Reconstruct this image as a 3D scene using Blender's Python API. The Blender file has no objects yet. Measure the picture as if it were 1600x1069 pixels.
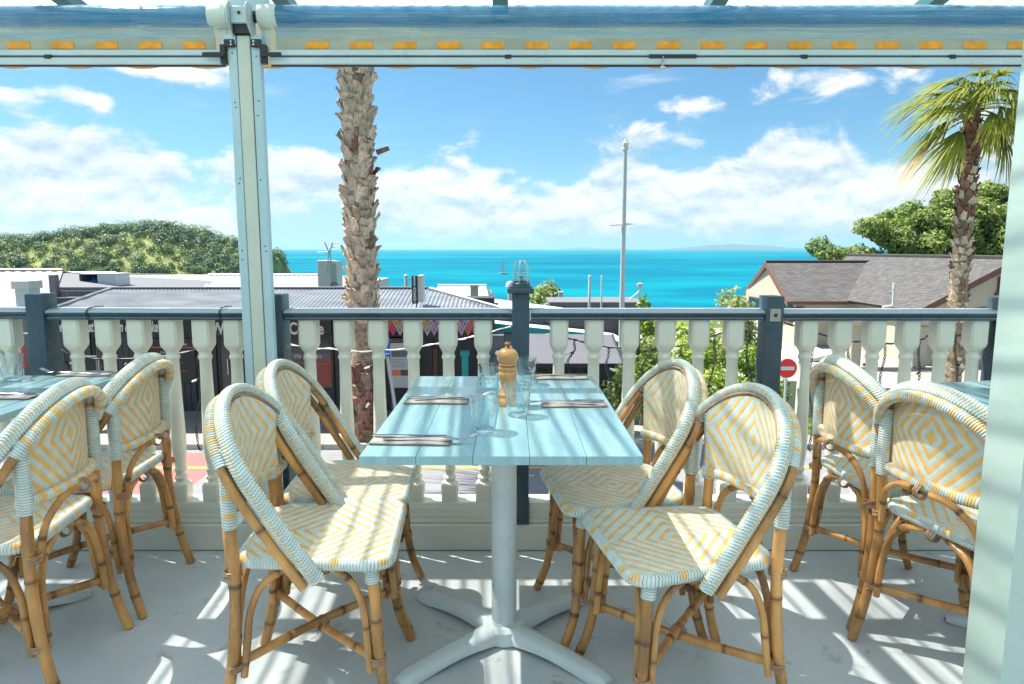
import bpy, bmesh, math, random
import numpy as np
from mathutils import Vector, Matrix, noise, Euler

R = math.radians
SC = bpy.context.scene
COL = SC.collection
rnd = random.Random(7)
FPX = 1600 * 24 / 36.0
PITCH = R(7.74)
CAM = Vector((0, 0, 1.225))

# ------------------------------------------------------------------ camera, world, sun, exposure
cam_data = bpy.data.cameras.new("camera")
cam_data.lens = 24
cam_data.sensor_width = 36
cam_data.clip_start = 0.02
cam_data.clip_end = 90000
cam = bpy.data.objects.new("camera", cam_data)
COL.objects.link(cam)
cam.location = CAM
cam.rotation_euler = (R(90) - PITCH, 0, 0)
SC.camera = cam

SUN_DIR = Vector((-0.52, 0.235, 1.0)).normalized()     # towards the sun
SUN_EL = math.asin(SUN_DIR.z)
SUN_AZ = math.atan2(SUN_DIR.x, SUN_DIR.y)              # from +Y towards +X

world = bpy.data.worlds.new("World")
SC.world = world
world.use_nodes = True
WT = world.node_tree
WT.nodes.clear()


class NT:
    """small helper for node graphs"""
    def __init__(self, tree):
        self.t = tree

    def n(self, typ, **kw):
        nd = self.t.nodes.new(typ)
        for k, v in kw.items():
            setattr(nd, k, v)
        return nd

    def put(self, sock, val):
        if isinstance(val, bpy.types.NodeSocket):
            self.t.links.new(val, sock)
        elif val is not None:
            if sock.type == 'RGBA' and len(val) == 3:
                val = (*val, 1)
            sock.default_value = val

    def m(self, op, a, b=None, c=None, clamp=False):
        nd = self.n('ShaderNodeMath', operation=op, use_clamp=clamp)
        for i, v in enumerate((a, b, c)):
            if v is not None:
                self.put(nd.inputs[i], v)
        return nd.outputs[0]

    def mix(self, fac, a, b, blend='MIX'):
        nd = self.n('ShaderNodeMix', data_type='RGBA', blend_type=blend)
        self.put(nd.inputs[0], fac)
        self.put(nd.inputs[6], a)
        self.put(nd.inputs[7], b)
        return nd.outputs[2]

    def xyz(self, x, y, z):
        nd = self.n('ShaderNodeCombineXYZ')
        for i, v in enumerate((x, y, z)):
            self.put(nd.inputs[i], v)
        return nd.outputs[0]

    def noise(self, vec, scale, detail=4, rough=.55, dist=0.0, out=0):
        nd = self.n('ShaderNodeTexNoise')
        self.put(nd.inputs['Vector'], vec)
        nd.inputs['Scale'].default_value = scale
        nd.inputs['Detail'].default_value = detail
        nd.inputs['Roughness'].default_value = rough
        nd.inputs['Distortion'].default_value = dist
        return nd.outputs[out]

    def step(self, x, lo, hi, a=0.0, b=1.0):
        nd = self.n('ShaderNodeMapRange', interpolation_type='SMOOTHSTEP')
        self.put(nd.inputs[0], x)
        nd.inputs[1].default_value = lo
        nd.inputs[2].default_value = hi
        nd.inputs[3].default_value = a
        nd.inputs[4].default_value = b
        return nd.outputs[0]


w = NT(WT)
SKY_STRENGTH = 0.10
sky = w.n('ShaderNodeTexSky', sky_type='NISHITA', sun_disc=False)
sky.sun_elevation = SUN_EL
sky.sun_rotation = SUN_AZ % (2 * math.pi)
sky.altitude = 20
sky.air_density = 1.0
sky.dust_density = 0.6
sky.ozone_density = 1.6
tc = w.n('ShaderNodeTexCoord')
sep = w.n('ShaderNodeSeparateXYZ')
w.put(sep.inputs[0], tc.outputs['Generated'])
az = w.m('ARCTAN2', sep.outputs[0], sep.outputs[1])
el = w.m('ARCSINE', sep.outputs[2])


def cloud_noise(de):
    e = w.m('ADD', el, de)
    v = w.xyz(az, w.m('MULTIPLY', e, 1.7), 0.37)
    a = w.noise(v, 9.0, 9, .58, 0.25)
    b = w.noise(v, 3.4, 2, .5)
    return w.m('ADD', w.m('MULTIPLY', a, .8), w.m('MULTIPLY', b, .2))


BLOBS = [  # azimuth deg, elevation deg, half widths deg, weight
    (-34.0, 5.2, 11, 2.7, .74), (-27.5, 13.4, 6.0, 1.5, .72), (-38, 10.2, 2.2, .6, .42), (-31.5, 10.4, 2.0, .5, .36),
    (-6.0, 6.4, 6.5, 2.9, .58), (-2.0, 3.0, 10, 1.6, .42), (9.5, 5.4, 5.0, 2.9, .70), (-17, 6.2, 6, 2.4, .40),
    (23.0, 5.0, 9.0, 3.2, .78), (25.5, 12.4, 8.0, 2.3, .74), (33, 3.2, 9, 2.0, .52), (16, 11.2, 3, .8, .34),
    (-3.0, 8.9, 2.5, 1.0, .42), (60, 6, 22, 4, .5), (-75, 8, 25, 5, .5), (150, 15, 60, 8, .45), (-20, 55, 30, 8, .35), (60, 42, 25, 7, .4),
]
cov = w.m('MULTIPLY', w.m('EXPONENT', w.m('MULTIPLY', w.m('POWER', w.m('DIVIDE', w.m('SUBTRACT', el, R(2.2)), R(3.2)), 2.0), -1.0)), 0.37)
for (a_, e_, wa, we, wt) in BLOBS:
    da = w.m('DIVIDE', w.m('SUBTRACT', az, R(a_)), R(wa))
    de = w.m('DIVIDE', w.m('SUBTRACT', el, R(e_)), R(we))
    g = w.m('EXPONENT', w.m('MULTIPLY', w.m('ADD', w.m('MULTIPLY', da, da), w.m('MULTIPLY', de, de)), -1.0))
    cov = w.m('MULTIPLY_ADD', g, wt, cov)
cov = w.m('ADD', cov, w.step(el, R(19), R(34), 0.0, .42))  # extra cloud above the view, added to fill the deck with neutral light
n0 = cloud_noise(0.0)
n1 = cloud_noise(R(.75))
dens = w.m('ADD', w.m('MULTIPLY', n0, 1.25), w.m('MULTIPLY', cov, .52))
mask = w.step(dens, .785, .93)
wisp = w.noise(w.xyz(w.m('MULTIPLY', w.m('ADD', az, w.m('MULTIPLY', el, -1.6)), 3.0), w.m('MULTIPLY', el, 26.0), 2.0), 1.6, 6, .6, .6)
cirrus = w.m('MULTIPLY', w.step(wisp, .5, .75), w.step(w.noise(w.xyz(az, el, 5.0), 4.0, 2), .47, .62))
cirrus = w.m('MULTIPLY', cirrus, w.step(el, R(5), R(9), 0, .5))
mask = w.m('MAXIMUM', mask, cirrus)
lit = w.m('MULTIPLY_ADD', w.m('SUBTRACT', n0, n1), 6.5, .62, clamp=True)
ccol = w.mix(lit, (.52, .66, .78), (1.0, 1.0, 1.0))
ccol = w.mix(1.0, ccol, (3.75, 3.7, 3.62), 'MULTIPLY')
hz = w.step(el, R(-1), R(8), 1.0, 0.0)
skyc = w.mix(1.0, sky.outputs[0], (.275, .435, .505), 'MULTIPLY')
skyc = w.mix(w.m('MULTIPLY', hz, .72), skyc, (2.15, 2.85, 3.15))
col = w.mix(w.m('MULTIPLY', mask, .93), skyc, ccol)
bg = w.n('ShaderNodeBackground')
w.put(bg.inputs[0], col)
bg.inputs[1].default_value = SKY_STRENGTH
wo = w.n('ShaderNodeOutputWorld')
w.put(wo.inputs[0], bg.outputs[0])

sun_data = bpy.data.lights.new("sun", 'SUN')
sun_data.energy = 3.8
sun_data.angle = R(.53)
sun_data.color = (1.0, .955, .88)
sun = bpy.data.objects.new("sun", sun_data)
COL.objects.link(sun)
sun.location = (-8, 4, 14)
sun.rotation_euler = (-SUN_DIR).to_track_quat('-Z', 'Y').to_euler()

SC.view_settings.view_transform = 'Standard'
SC.view_settings.look = 'None'
SC.view_settings.gamma = 1
SC.view_settings.use_curve_mapping = False
SC.view_settings.exposure = 1.62
SC.render.engine = 'CYCLES'
SC.cycles.max_bounces = 10
SC.cycles.transparent_max_bounces = 24
SC.cycles.transmission_bounces = 8
SC.cycles.use_denoising = True


# ------------------------------------------------------------------ helpers
def P(px, py, Y):
    """world point at depth Y (metres in front of the camera) seen at a photograph pixel"""
    f = Vector((0, math.cos(PITCH), -math.sin(PITCH)))
    u = Vector((0, math.sin(PITCH), math.cos(PITCH)))
    d = Vector((1, 0, 0)) * ((px - 800) / FPX) + f + u * ((534.5 - py) / FPX)
    return CAM + d * (Y / d.y)


MATS = {}


def mat(name, base, rough=.5, metal=0.0, var=.08, vscale=6.0, stretch=(1, 1, 1), bump=.0, bscale=60.0, spec=.5,
        stain=None, coat=0.0, attr=None, rand=0.0, trans=0.0, emit=None, bdist=.002):
    """procedural surface; stain = (colour, scale, low, high); attr = (attribute, colour at 1); rand = per-object change"""
    m = bpy.data.materials.new(name)
    m.use_nodes = True
    t = m.node_tree
    t.nodes.clear()
    k = NT(t)
    out = k.n('ShaderNodeOutputMaterial')
    p = k.n('ShaderNodeBsdfPrincipled')
    tcn = k.n('ShaderNodeTexCoord')
    mp = k.n('ShaderNodeMapping')
    k.put(mp.inputs[0], tcn.outputs['Object'])
    mp.inputs['Scale'].default_value = stretch
    v = mp.outputs[0]
    if rand:
        oi = k.n('ShaderNodeObjectInfo')
        off = k.n('ShaderNodeVectorMath', operation='ADD')
        k.put(off.inputs[0], v)
        k.put(off.inputs[1], k.xyz(k.m('MULTIPLY', oi.outputs['Random'], 37.0), k.m('MULTIPLY', oi.outputs['Random'], 11.0), 0.0))
        v = off.outputs[0]
    c = tuple(base)
    nz = k.noise(v, vscale, 6, .6)
    f = k.step(nz, .25, .75)
    dark = tuple(x * (1 - var * 1.6) for x in c)
    lite = tuple(min(1, x * (1 + var)) for x in c)
    colr = k.mix(f, dark, lite)
    if rand:
        rr = k.m('MULTIPLY_ADD', oi.outputs['Random'], 2 * rand, 1 - rand)
        colr = k.mix(1.0, colr, k.xyz(rr, rr, rr), 'MULTIPLY')
    if attr:
        at = k.n('ShaderNodeAttribute', attribute_name=attr[0])
        colr = k.mix(at.outputs['Fac'], colr, attr[1])
    if stain:
        sf = k.step(k.noise(v, stain[1], 8, .65, .4), stain[2], stain[3])
        colr = k.mix(sf, colr, stain[0])
    k.put(p.inputs['Base Color'], colr)
    k.put(p.inputs['Roughness'], k.step(nz, .2, .8, max(.02, rough - .08), min(1, rough + .08)))
    p.inputs['Metallic'].default_value = metal
    p.inputs['Specular IOR Level'].default_value = spec
    p.inputs['Coat Weight'].default_value = coat
    if bump:
        b = k.n('ShaderNodeBump')
        b.inputs['Strength'].default_value = bump
        b.inputs['Distance'].default_value = bdist
        k.put(b.inputs['Height'], k.noise(v, bscale, 5, .6))
        k.put(p.inputs['Normal'], b.outputs[0])
    sh = p.outputs[0]
    if trans:
        tr = k.n('ShaderNodeBsdfTranslucent')
        k.put(tr.inputs[0], colr)
        mx = k.n('ShaderNodeMixShader')
        mx.inputs[0].default_value = trans
        k.put(mx.inputs[1], sh)
        k.put(mx.inputs[2], tr.outputs[0])
        sh = mx.outputs[0]
    if emit:
        p.inputs['Emission Color'].default_value = (*emit[0], 1)
        p.inputs['Emission Strength'].default_value = emit[1]
    k.put(out.inputs[0], sh)
    MATS[name] = m
    return m


def clear_mat(name, tint, alpha_col=(.6, .8, .9), film=.0, tl_share=.65, rib=0.0, rough=.03, streak=None, ior=1.5):
    """thin clear sheet: mostly see-through, a little film colour, Fresnel gloss"""
    m = bpy.data.materials.new(name)
    m.use_nodes = True
    t = m.node_tree
    t.nodes.clear()
    k = NT(t)
    out = k.n('ShaderNodeOutputMaterial')
    tr = k.n('ShaderNodeBsdfTransparent')
    k.put(tr.inputs[0], tint)
    base = tr.outputs[0]
    if film:
        d = k.n('ShaderNodeBsdfDiffuse')
        k.put(d.inputs[0], alpha_col)
        tl = k.n('ShaderNodeBsdfTranslucent')
        k.put(tl.inputs[0], alpha_col)
        dm = k.n('ShaderNodeMixShader')
        dm.inputs[0].default_value = tl_share
        k.put(dm.inputs[1], d.outputs[0])
        k.put(dm.inputs[2], tl.outputs[0])
        mx = k.n('ShaderNodeMixShader')
        if streak:
            tcn = k.n('ShaderNodeTexCoord')
            mp = k.n('ShaderNodeMapping')
            k.put(mp.inputs[0], tcn.outputs['Object'])
            mp.inputs['Scale'].default_value = streak[0]
            k.put(mx.inputs[0], k.step(k.noise(mp.outputs[0], streak[1], 5, .6), .35, .7, max(0, film - streak[2]), min(1, film + streak[2])))
        else:
            mx.inputs[0].default_value = film
        k.put(mx.inputs[1], base)
        k.put(mx.inputs[2], dm.outputs[0])
        base = mx.outputs[0]
    if rib:
        lr = k.n('ShaderNodeLayerWeight')
        lr.inputs[0].default_value = .5
        old = mx.inputs[0].links[0].from_socket if mx.inputs[0].is_linked else film
        k.put(mx.inputs[0], k.m('MULTIPLY_ADD', k.m('POWER', lr.outputs['Facing'], 1.5), rib, old, clamp=True))
    lw_ = k.n('ShaderNodeLayerWeight')
    lw_.inputs[0].default_value = .5
    f0 = ((ior - 1) / (ior + 1)) ** 2
    fres = k.m('MULTIPLY_ADD', k.m('POWER', lw_.outputs['Facing'], 4.0), .85, f0)
    gl = k.n('ShaderNodeBsdfGlossy')
    gl.inputs['Roughness'].default_value = rough
    mx2 = k.n('ShaderNodeMixShader')
    k.put(mx2.inputs[0], fres)
    k.put(mx2.inputs[1], base)
    k.put(mx2.inputs[2], gl.outputs[0])
    k.put(out.inputs[0], mx2.outputs[0])
    MATS[name] = m
    return m


def drink_mat():
    m = bpy.data.materials.new('drink_glass')
    m.use_nodes = True
    t = m.node_tree
    t.nodes.clear()
    k = NT(t)
    out = k.n('ShaderNodeOutputMaterial')
    tr = k.n('ShaderNodeBsdfTransparent')
    tr.inputs[0].default_value = (.93, .97, .98, 1)
    gl = k.n('ShaderNodeBsdfGlass')
    gl.inputs['Color'].default_value = (.96, .99, 1, 1)
    gl.inputs['Roughness'].default_value = 0.0
    gl.inputs['IOR'].default_value = 1.42
    mx = k.n('ShaderNodeMixShader')
    mx.inputs[0].default_value = .86
    k.put(mx.inputs[1], tr.outputs[0])
    k.put(mx.inputs[2], gl.outputs[0])
    k.put(out.inputs[0], mx.outputs[0])
    MATS['drink_glass'] = m


def props(o, label=None, cat=None, group=None, kind=None):
    if label:
        o['label'] = label
    if cat:
        o['category'] = cat
    if group:
        o['group'] = group
    if kind:
        o['kind'] = kind
    return o


def empty(name, loc=(0, 0, 0), rz=0.0, label=None, cat=None, group=None):
    o = bpy.data.objects.new(name, None)
    COL.objects.link(o)
    o.location = loc
    o.rotation_euler = (0, 0, rz)
    o.empty_display_size = .1
    return props(o, label, cat, group)


def spline(pts, n=8, closed=False):
    pts = [Vector(p) for p in pts]
    out = []
    N = len(pts)
    rng = range(N if closed else N - 1)
    for i in rng:
        if closed:
            p0, p1, p2, p3 = pts[(i - 1) % N], pts[i], pts[(i + 1) % N], pts[(i + 2) % N]
        else:
            p1, p2 = pts[i], pts[i + 1]
            p0 = pts[i - 1] if i else p1 * 2 - p2
            p3 = pts[i + 2] if i + 2 < N else p2 * 2 - p1
        for j in range(n):
            t = j / n
            out.append(.5 * ((2 * p1) + (p2 - p0) * t + (2 * p0 - 5 * p1 + 4 * p2 - p3) * t * t + (3 * p1 - p0 - 3 * p2 + p3) * t ** 3))
    if not closed:
        out.append(pts[-1].copy())
    return out


def resample(path, step, closed=False):
    pts = list(path) + ([path[0]] if closed else [])
    L = [0.0]
    for a, b in zip(pts, pts[1:]):
        L.append(L[-1] + (b - a).length)
    n = max(2, round(L[-1] / step))
    out, k = [], 0
    for i in range(n + (0 if closed else 1)):
        s = L[-1] * i / n
        while k < len(L) - 2 and L[k + 1] < s:
            k += 1
        t = (s - L[k]) / max(1e-9, L[k + 1] - L[k])
        out.append(pts[k].lerp(pts[k + 1], min(1, max(0, t))))
    return out


def frames(path, closed=False, ref=None):
    n = len(path)
    fr = []
    prev = None
    for i in range(n):
        if closed:
            t = path[(i + 1) % n] - path[(i - 1) % n]
        else:
            t = path[min(n - 1, i + 1)] - path[max(0, i - 1)]
        t = t.normalized() if t.length > 1e-9 else Vector((0, 0, 1))
        if ref is not None:
            a = ref - t * ref.dot(t)
        elif prev is None:
            r0 = Vector((0, 0, 1)) if abs(t.z) < .9 else Vector((1, 0, 0))
            a = r0 - t * r0.dot(t)
        else:
            a = prev - t * prev.dot(t)
        a.normalize()
        prev = a
        fr.append((t, a, t.cross(a)))
    return fr


class MB:
    """collects geometry for ONE mesh object"""
    def __init__(self):
        self.v, self.f, self.m, self.c = [], [], [], []

    def add(self, vs, fs, mi=0, col=0.0):
        b = len(self.v)
        self.v.extend(vs)
        self.f.extend([tuple(b + i for i in f) for f in fs])
        self.m.extend(mi if isinstance(mi, list) else [mi] * len(fs))
        self.c.extend(col if isinstance(col, list) else [col] * len(vs))

    def box(self, c, s, rot=None, mi=0):
        hx, hy, hz = s[0] / 2, s[1] / 2, s[2] / 2
        vs = [Vector((x, y, z)) for x in (-hx, hx) for y in (-hy, hy) for z in (-hz, hz)]
        if rot is not None:
            mtx = rot if isinstance(rot, Matrix) else Euler(rot).to_matrix()
            vs = [mtx @ v for v in vs]
        c = Vector(c)
        self.add([v + c for v in vs], [(0, 1, 3, 2), (4, 6, 7, 5), (0, 4, 5, 1), (2, 3, 7, 6), (0, 2, 6, 4), (1, 5, 7, 3)], mi)
        return self

    def span(self, a, b, mi=0):
        return self.box([(a[i] + b[i]) / 2 for i in range(3)], [abs(b[i] - a[i]) for i in range(3)], None, mi)

    def rings(self, rg, closed=False, caps=True, mi=0, cols=None):
        n = len(rg[0])
        vs = [p for r in rg for p in r]
        fs = []
        K = len(rg)
        for i in range(K if closed else K - 1):
            j = (i + 1) % K
            for q in range(n):
                q2 = (q + 1) % n
                fs.append((i * n + q, i * n + q2, j * n + q2, j * n + q))
        if caps and not closed:
            fs.append(tuple(range(n - 1, -1, -1)))
            fs.append(tuple((K - 1) * n + q for q in range(n)))
        if isinstance(mi, list):
            mi = mi + [0] * (len(fs) - len(mi))
        cl = 0.0
        if cols is not None:
            cl = [c for c in cols for _ in range(n)]
        self.add(vs, fs, mi, cl)
        return self

    def tube(self, path, r, sides=8, closed=False, caps=True, mi=0, ref=None, cols=None):
        path = [Vector(p) for p in path]
        fr = frames(path, closed, ref)
        rg = []
        for i, (p, (t, a, b)) in enumerate(zip(path, fr)):
            ri = r[i] if isinstance(r, (list, tuple)) else r
            if isinstance(ri, (list, tuple)):
                ra, rb = ri
            else:
                ra = rb = ri
            rg.append([p + a * (ra * math.cos(2 * math.pi * q / sides)) + b * (rb * math.sin(2 * math.pi * q / sides)) for q in range(sides)])
        return self.rings(rg, closed, caps, mi, cols)

    def lathe(self, prof, c=(0, 0, 0), sides=24, mi=0, caps=True, axis='z', mod=None):
        c = Vector(c)
        rg = []
        for (r, z) in prof:
            ring = []
            for q in range(sides):
                a = 2 * math.pi * q / sides
                rr = r * (mod(a, z) if mod else 1)
                p = Vector((rr * math.cos(a), rr * math.sin(a), z))
                if axis == 'x':
                    p = Vector((z, rr * math.cos(a), rr * math.sin(a)))
                elif axis == 'y':
                    p = Vector((rr * math.sin(a), z, rr * math.cos(a)))
                ring.append(p + c)
            rg.append(ring)
        return self.rings(rg, False, caps, mi)

    def quad(self, a, b, c, d, mi=0):
        self.add([Vector(a), Vector(b), Vector(c), Vector(d)], [(0, 1, 2, 3)], mi)
        return self

    def prism(self, pts, vec, mi=0):
        """closed polygon pushed along a vector"""
        n = len(pts)
        pts = [Vector(p) for p in pts]
        vec = Vector(vec)
        self.add(pts + [p + vec for p in pts],
                 [tuple(range(n - 1, -1, -1)), tuple(range(n, 2 * n))] + [(i, (i + 1) % n, n + (i + 1) % n, n + i) for i in range(n)], mi)
        return self

    def mesh(self, name, mats, bevel=0.0, seg=1, smooth=True, angle=35, attr=None, fix=True):
        me = bpy.data.meshes.new(name)
        me.from_pydata([tuple(v) for v in self.v], [], self.f)
        for m_ in (mats if isinstance(mats, (list, tuple)) else [mats]):
            me.materials.append(MATS[m_] if isinstance(m_, str) else m_)
        if any(self.m):
            me.polygons.foreach_set('material_index', self.m)
        if attr:
            at = me.attributes.new(attr, 'FLOAT', 'POINT')
            at.data.foreach_set('value', self.c)
        if bevel or fix:
            bm = bmesh.new()
            bm.from_mesh(me)
            if fix:
                bmesh.ops.recalc_face_normals(bm, faces=bm.faces)
            if bevel:
                es = [e for e in bm.edges if len(e.link_faces) == 2 and e.calc_face_angle(0) > R(30)]
                bmesh.ops.bevel(bm, geom=es, offset=bevel, segments=seg, affect='EDGES', clamp_overlap=True, profile=.6)
            bm.to_mesh(me)
            bm.free()
        if smooth:
            me.shade_smooth()
            me.set_sharp_from_angle(angle=R(angle))
        return me

    def build(self, name, mats, parent=None, loc=None, **kw):
        o = bpy.data.objects.new(name, self.mesh(name, mats, **kw))
        COL.objects.link(o)
        if parent is not None:
            o.parent = parent
        if loc is not None:
            o.location = loc
        return o


def part(name, me, parent, loc=(0, 0, 0), rot=(0, 0, 0), scale=(1, 1, 1)):
    o = bpy.data.objects.new(name, me)
    COL.objects.link(o)
    o.parent = parent
    o.location = loc
    o.rotation_euler = rot
    o.scale = scale
    return o


def copy_tree(o, parent=None, **pr):
    c = o.copy()
    COL.objects.link(c)
    c.parent = parent
    for ch in list(o.children):
        copy_tree(ch, c)
    if pr:
        props(c, **pr)
    return c


def text_part(name, txt, m, parent, loc, size, rot=(R(90), 0, 0), depth=.004, shear=0.0, width=None, bold=0.0, align='CENTER'):
    cu = bpy.data.curves.new(name, 'FONT')
    cu.body = txt
    cu.size = size
    cu.align_x = align
    cu.align_y = 'CENTER'
    cu.extrude = depth
    cu.shear = shear
    cu.offset = bold
    cu.resolution_u = 3
    tmp = bpy.data.objects.new(name + '_curve', cu)
    COL.objects.link(tmp)
    bpy.context.view_layer.update()
    me = bpy.data.meshes.new_from_object(tmp.evaluated_get(bpy.context.evaluated_depsgraph_get()))
    bpy.data.objects.remove(tmp)
    bpy.data.curves.remove(cu)
    me.materials.clear()
    me.materials.append(MATS[m])
    o = part(name, me, parent, loc, rot)
    if width:
        xs = [v.co.x for v in me.vertices]
        o.scale[0] = width / (max(xs) - min(xs))
    return o


# ------------------------------------------------------------------ materials
mat('deck_paint', (.51, .535, .53), .36, var=.09, vscale=1.6, bump=.25, bscale=35, stain=((.30, .25, .20), 6.5, .57, .75), spec=.45)
mat('slate_paint', (.040, .070, .088), .30, var=.10, vscale=9, bump=.12, bscale=120, spec=.5)
mat('cream_paint', (.70, .68, .56), .38, var=.05, vscale=5, bump=.12, bscale=90, stain=((.40, .38, .30), 9, .66, .85))
mat('sage_paint', (.64, .62, .52), .42, var=.06, vscale=3, stretch=(1, 1, .25), bump=.10, bscale=70, stain=((.28, .27, .22), 7, .68, .80))
mat('post_blue', (.42, .56, .58), .38, var=.05, vscale=4, bump=.06, bscale=60, stain=((.25, .3, .3), 14, .72, .82))
mat('post_sage', (.47, .57, .50), .42, var=.05, vscale=3, stretch=(1, 1, .3), bump=.08, bscale=60, stain=((.25, .28, .25), 9, .70, .82))
mat('post_cream', (.54, .57, .47), .45, var=.05, vscale=4, bump=.06, bscale=60)
mat('table_paint', (.27, .425, .44), .25, var=.07, vscale=5, stretch=(7, .6, 1), bump=.05, bscale=12, spec=.5, stain=((.36, .50, .52), 9, .60, .74), rand=.035)
mat('cast_iron_white', (.58, .62, .60), .36, var=.05, vscale=9, bump=.15, bscale=50, stain=((.05, .05, .05), 7, .705, .72))
mat('strand_blue', (.63, .68, .62), .34, var=.08, vscale=30, spec=.5)
mat('strand_yellow', (.88, .52, .17), .38, var=.10, vscale=30, spec=.5)
mat('strand_teal', (.56, .645, .60), .34, var=.08, vscale=30)
mat('strand_cream', (.68, .69, .60), .34, var=.08, vscale=30)
mat('strand_gap_shade', (.24, .29, .26), .7)  # shade in the creases between strands, painted as a darker colour
mat('bamboo', (.52, .25, .075), .30, var=.36, vscale=11, stretch=(1, 1, .35), bump=.15, bscale=55, attr=('node', (.10, .045, .018)), rand=.16, spec=.5)
mat('bamboo_dark', (.27, .13, .06), .4, var=.25, vscale=11, bump=.1, bscale=50, attr=('node', (.07, .03, .012)), rand=.15)
mat('cane_bind', (.40, .23, .13), .5, var=.2, vscale=40, rand=.15)
mat('steel', (.62, .62, .62), .16, metal=1.0, var=.05, vscale=20)
mat('aluminium', (.50, .58, .57), .32, metal=.15, var=.05, vscale=5, bump=.04, bscale=80)
mat('black_plastic', (.015, .016, .018), .4)
mat('bracket_grey', (.46, .55, .56), .45, metal=.1, var=.08, vscale=20)
mat('cap_cream', (.55, .60, .53), .4)
mat('napkin', (.36, .31, .27), .85, var=.07, vscale=60, bump=.25, bscale=300)
mat('wood_mill', (.62, .30, .09), .22, var=.25, vscale=14, stretch=(1, 1, .25), coat=.4)
mat('patch_orange', (.80, .32, .01), .5, var=.18, vscale=25)
mat('blind_hem', (.52, .53, .42), .5, var=.10, vscale=14, stretch=(.4, 1, 1), trans=.35, stain=((.45, .16, .07), 11, .66, .76))
mat('rafter', (.05, .17, .22), .5, var=.1)
mat('asphalt', (.22, .225, .235), .8, var=.08, vscale=2, bump=.3, bscale=40, bdist=.01)
mat('pavement', (.31, .295, .265), .8, var=.10, vscale=2, bump=.2, bscale=20, bdist=.01)
mat('kerb', (.42, .40, .36), .8)
mat('red_road', (.62, .13, .12), .8, var=.08, vscale=3)
mat('road_yellow', (.65, .42, .08), .7)
mat('road_white', (.7, .7, .68), .7)
mat('land', (.07, .11, .035), .95, var=.25, vscale=.4)
mat('lawn', (.10, .22, .02), .9, var=.2, vscale=3)
mat('shop_dark', (.05, .052, .058), .6, var=.15, vscale=3, bump=.1, bscale=20)
mat('fascia_black', (.012, .016, .018), .35)
mat('letter_white', (.75, .75, .72), .5)
mat('letter_red', (.6, .1, .04), .5)
mat('iron_grey', (.25, .275, .30), .42, metal=.3, var=.15, vscale=2, stretch=(.6, 2, 1))
mat('iron_pale', (.36, .335, .29), .5, metal=.1, var=.12, vscale=1.2, stretch=(2, .4, 1), stain=((.33, .28, .22), 2.0, .62, .8))
mat('white_wall', (.56, .58, .58), .6, var=.04)
mat('white_metal', (.52, .55, .55), .45, var=.04)
mat('grey_wall', (.16, .17, .18), .7, var=.08)
mat('cream_wall', (.45, .42, .335), .75, var=.05, vscale=1.2, bump=.12, bscale=30)
mat('trim_brown', (.15, .075, .05), .6)
mat('teal_paint', (.0, .33, .32), .5)
mat('awning_grey', (.125, .13, .155), .75, var=.06, vscale=2)
mat('awning_white', (.58, .60, .61), .7, var=.04)
mat('sign_blue', (.01, .16, .62), .45)
mat('sign_red', (.70, .02, .02), .4)
mat('bark', (.12, .08, .055), .9, var=.3, vscale=7, bump=.6, bscale=14, bdist=.03)
mat('palm_trunk', (.36, .27, .18), .95, var=.35, vscale=10, bump=.8, bscale=26, bdist=.03)
mat('palm_boot', (.60, .50, .37), .8, var=.32, vscale=7, stretch=(3, 3, 1), bump=.6, bscale=30, bdist=.008, rand=.24, attr=('cut', (.20, .085, .055)))
mat('palm_boot_red', (.25, .12, .085), .8, var=.35, vscale=7, stretch=(3, 3, 1), bump=.6, bscale=30, bdist=.008, rand=.3)
mat('palm_boot_dim', (.27, .19, .13), .85, var=.35, vscale=7, bump=.6, bscale=30, bdist=.008, rand=.3)
mat('concrete_pale', (.34, .325, .285), .8, var=.06, vscale=2)
mat('copper_light', (.35, .20, .08), .4, metal=.6)
mat('rock', (.22, .17, .13), .9, var=.3, vscale=.3)
mat('valance', (.66, .60, .42), .7, trans=.3)
mat('pink', (.80, .06, .35), .6)
mat('violet', (.36, .10, .40), .6)
mat('orange_red', (.80, .20, .08), .6)
mat('lilac', (.55, .42, .65), .6)
mat('sand_yellow', (.68, .58, .22), .6)
mat('window_dark', (.02, .03, .035), .08, spec=.8)
mat('door_brown', (.10, .04, .028), .6)
mat('wire_black', (.010, .010, .012), .5)
mat('wire_white', (.75, .75, .73), .4)
mat('bulb_white', (.80, .82, .80), .2)
mat('car_white', (.75, .77, .78), .25, coat=.6)
mat('rubber', (.02, .02, .02), .8)
drink_mat()
clear_mat('window_glass', (.35, .42, .42), (.2, .3, .3), film=.05, ior=1.6)
clear_mat('lamp_glass', (.90, .93, .93), ior=1.45)
clear_mat('pvc_roll', (.45, .72, .85), (.12, .47, .72), film=.66, rough=.12, streak=((.35, 10, 10), 5.0, .22), ior=1.55)
clear_mat('pvc_sheet', (.75, .86, .90), (.30, .52, .62), film=.55, rough=.08, streak=((.3, 12, 14), 5.0, .40), ior=1.5)
clear_mat('roof_poly', (.90, .95, .965), (.62, .75, .79), film=.52, rough=.25, streak=((10, .6, 1), 4.0, .16), ior=1.45, tl_share=.85, rib=1.1)


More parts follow.
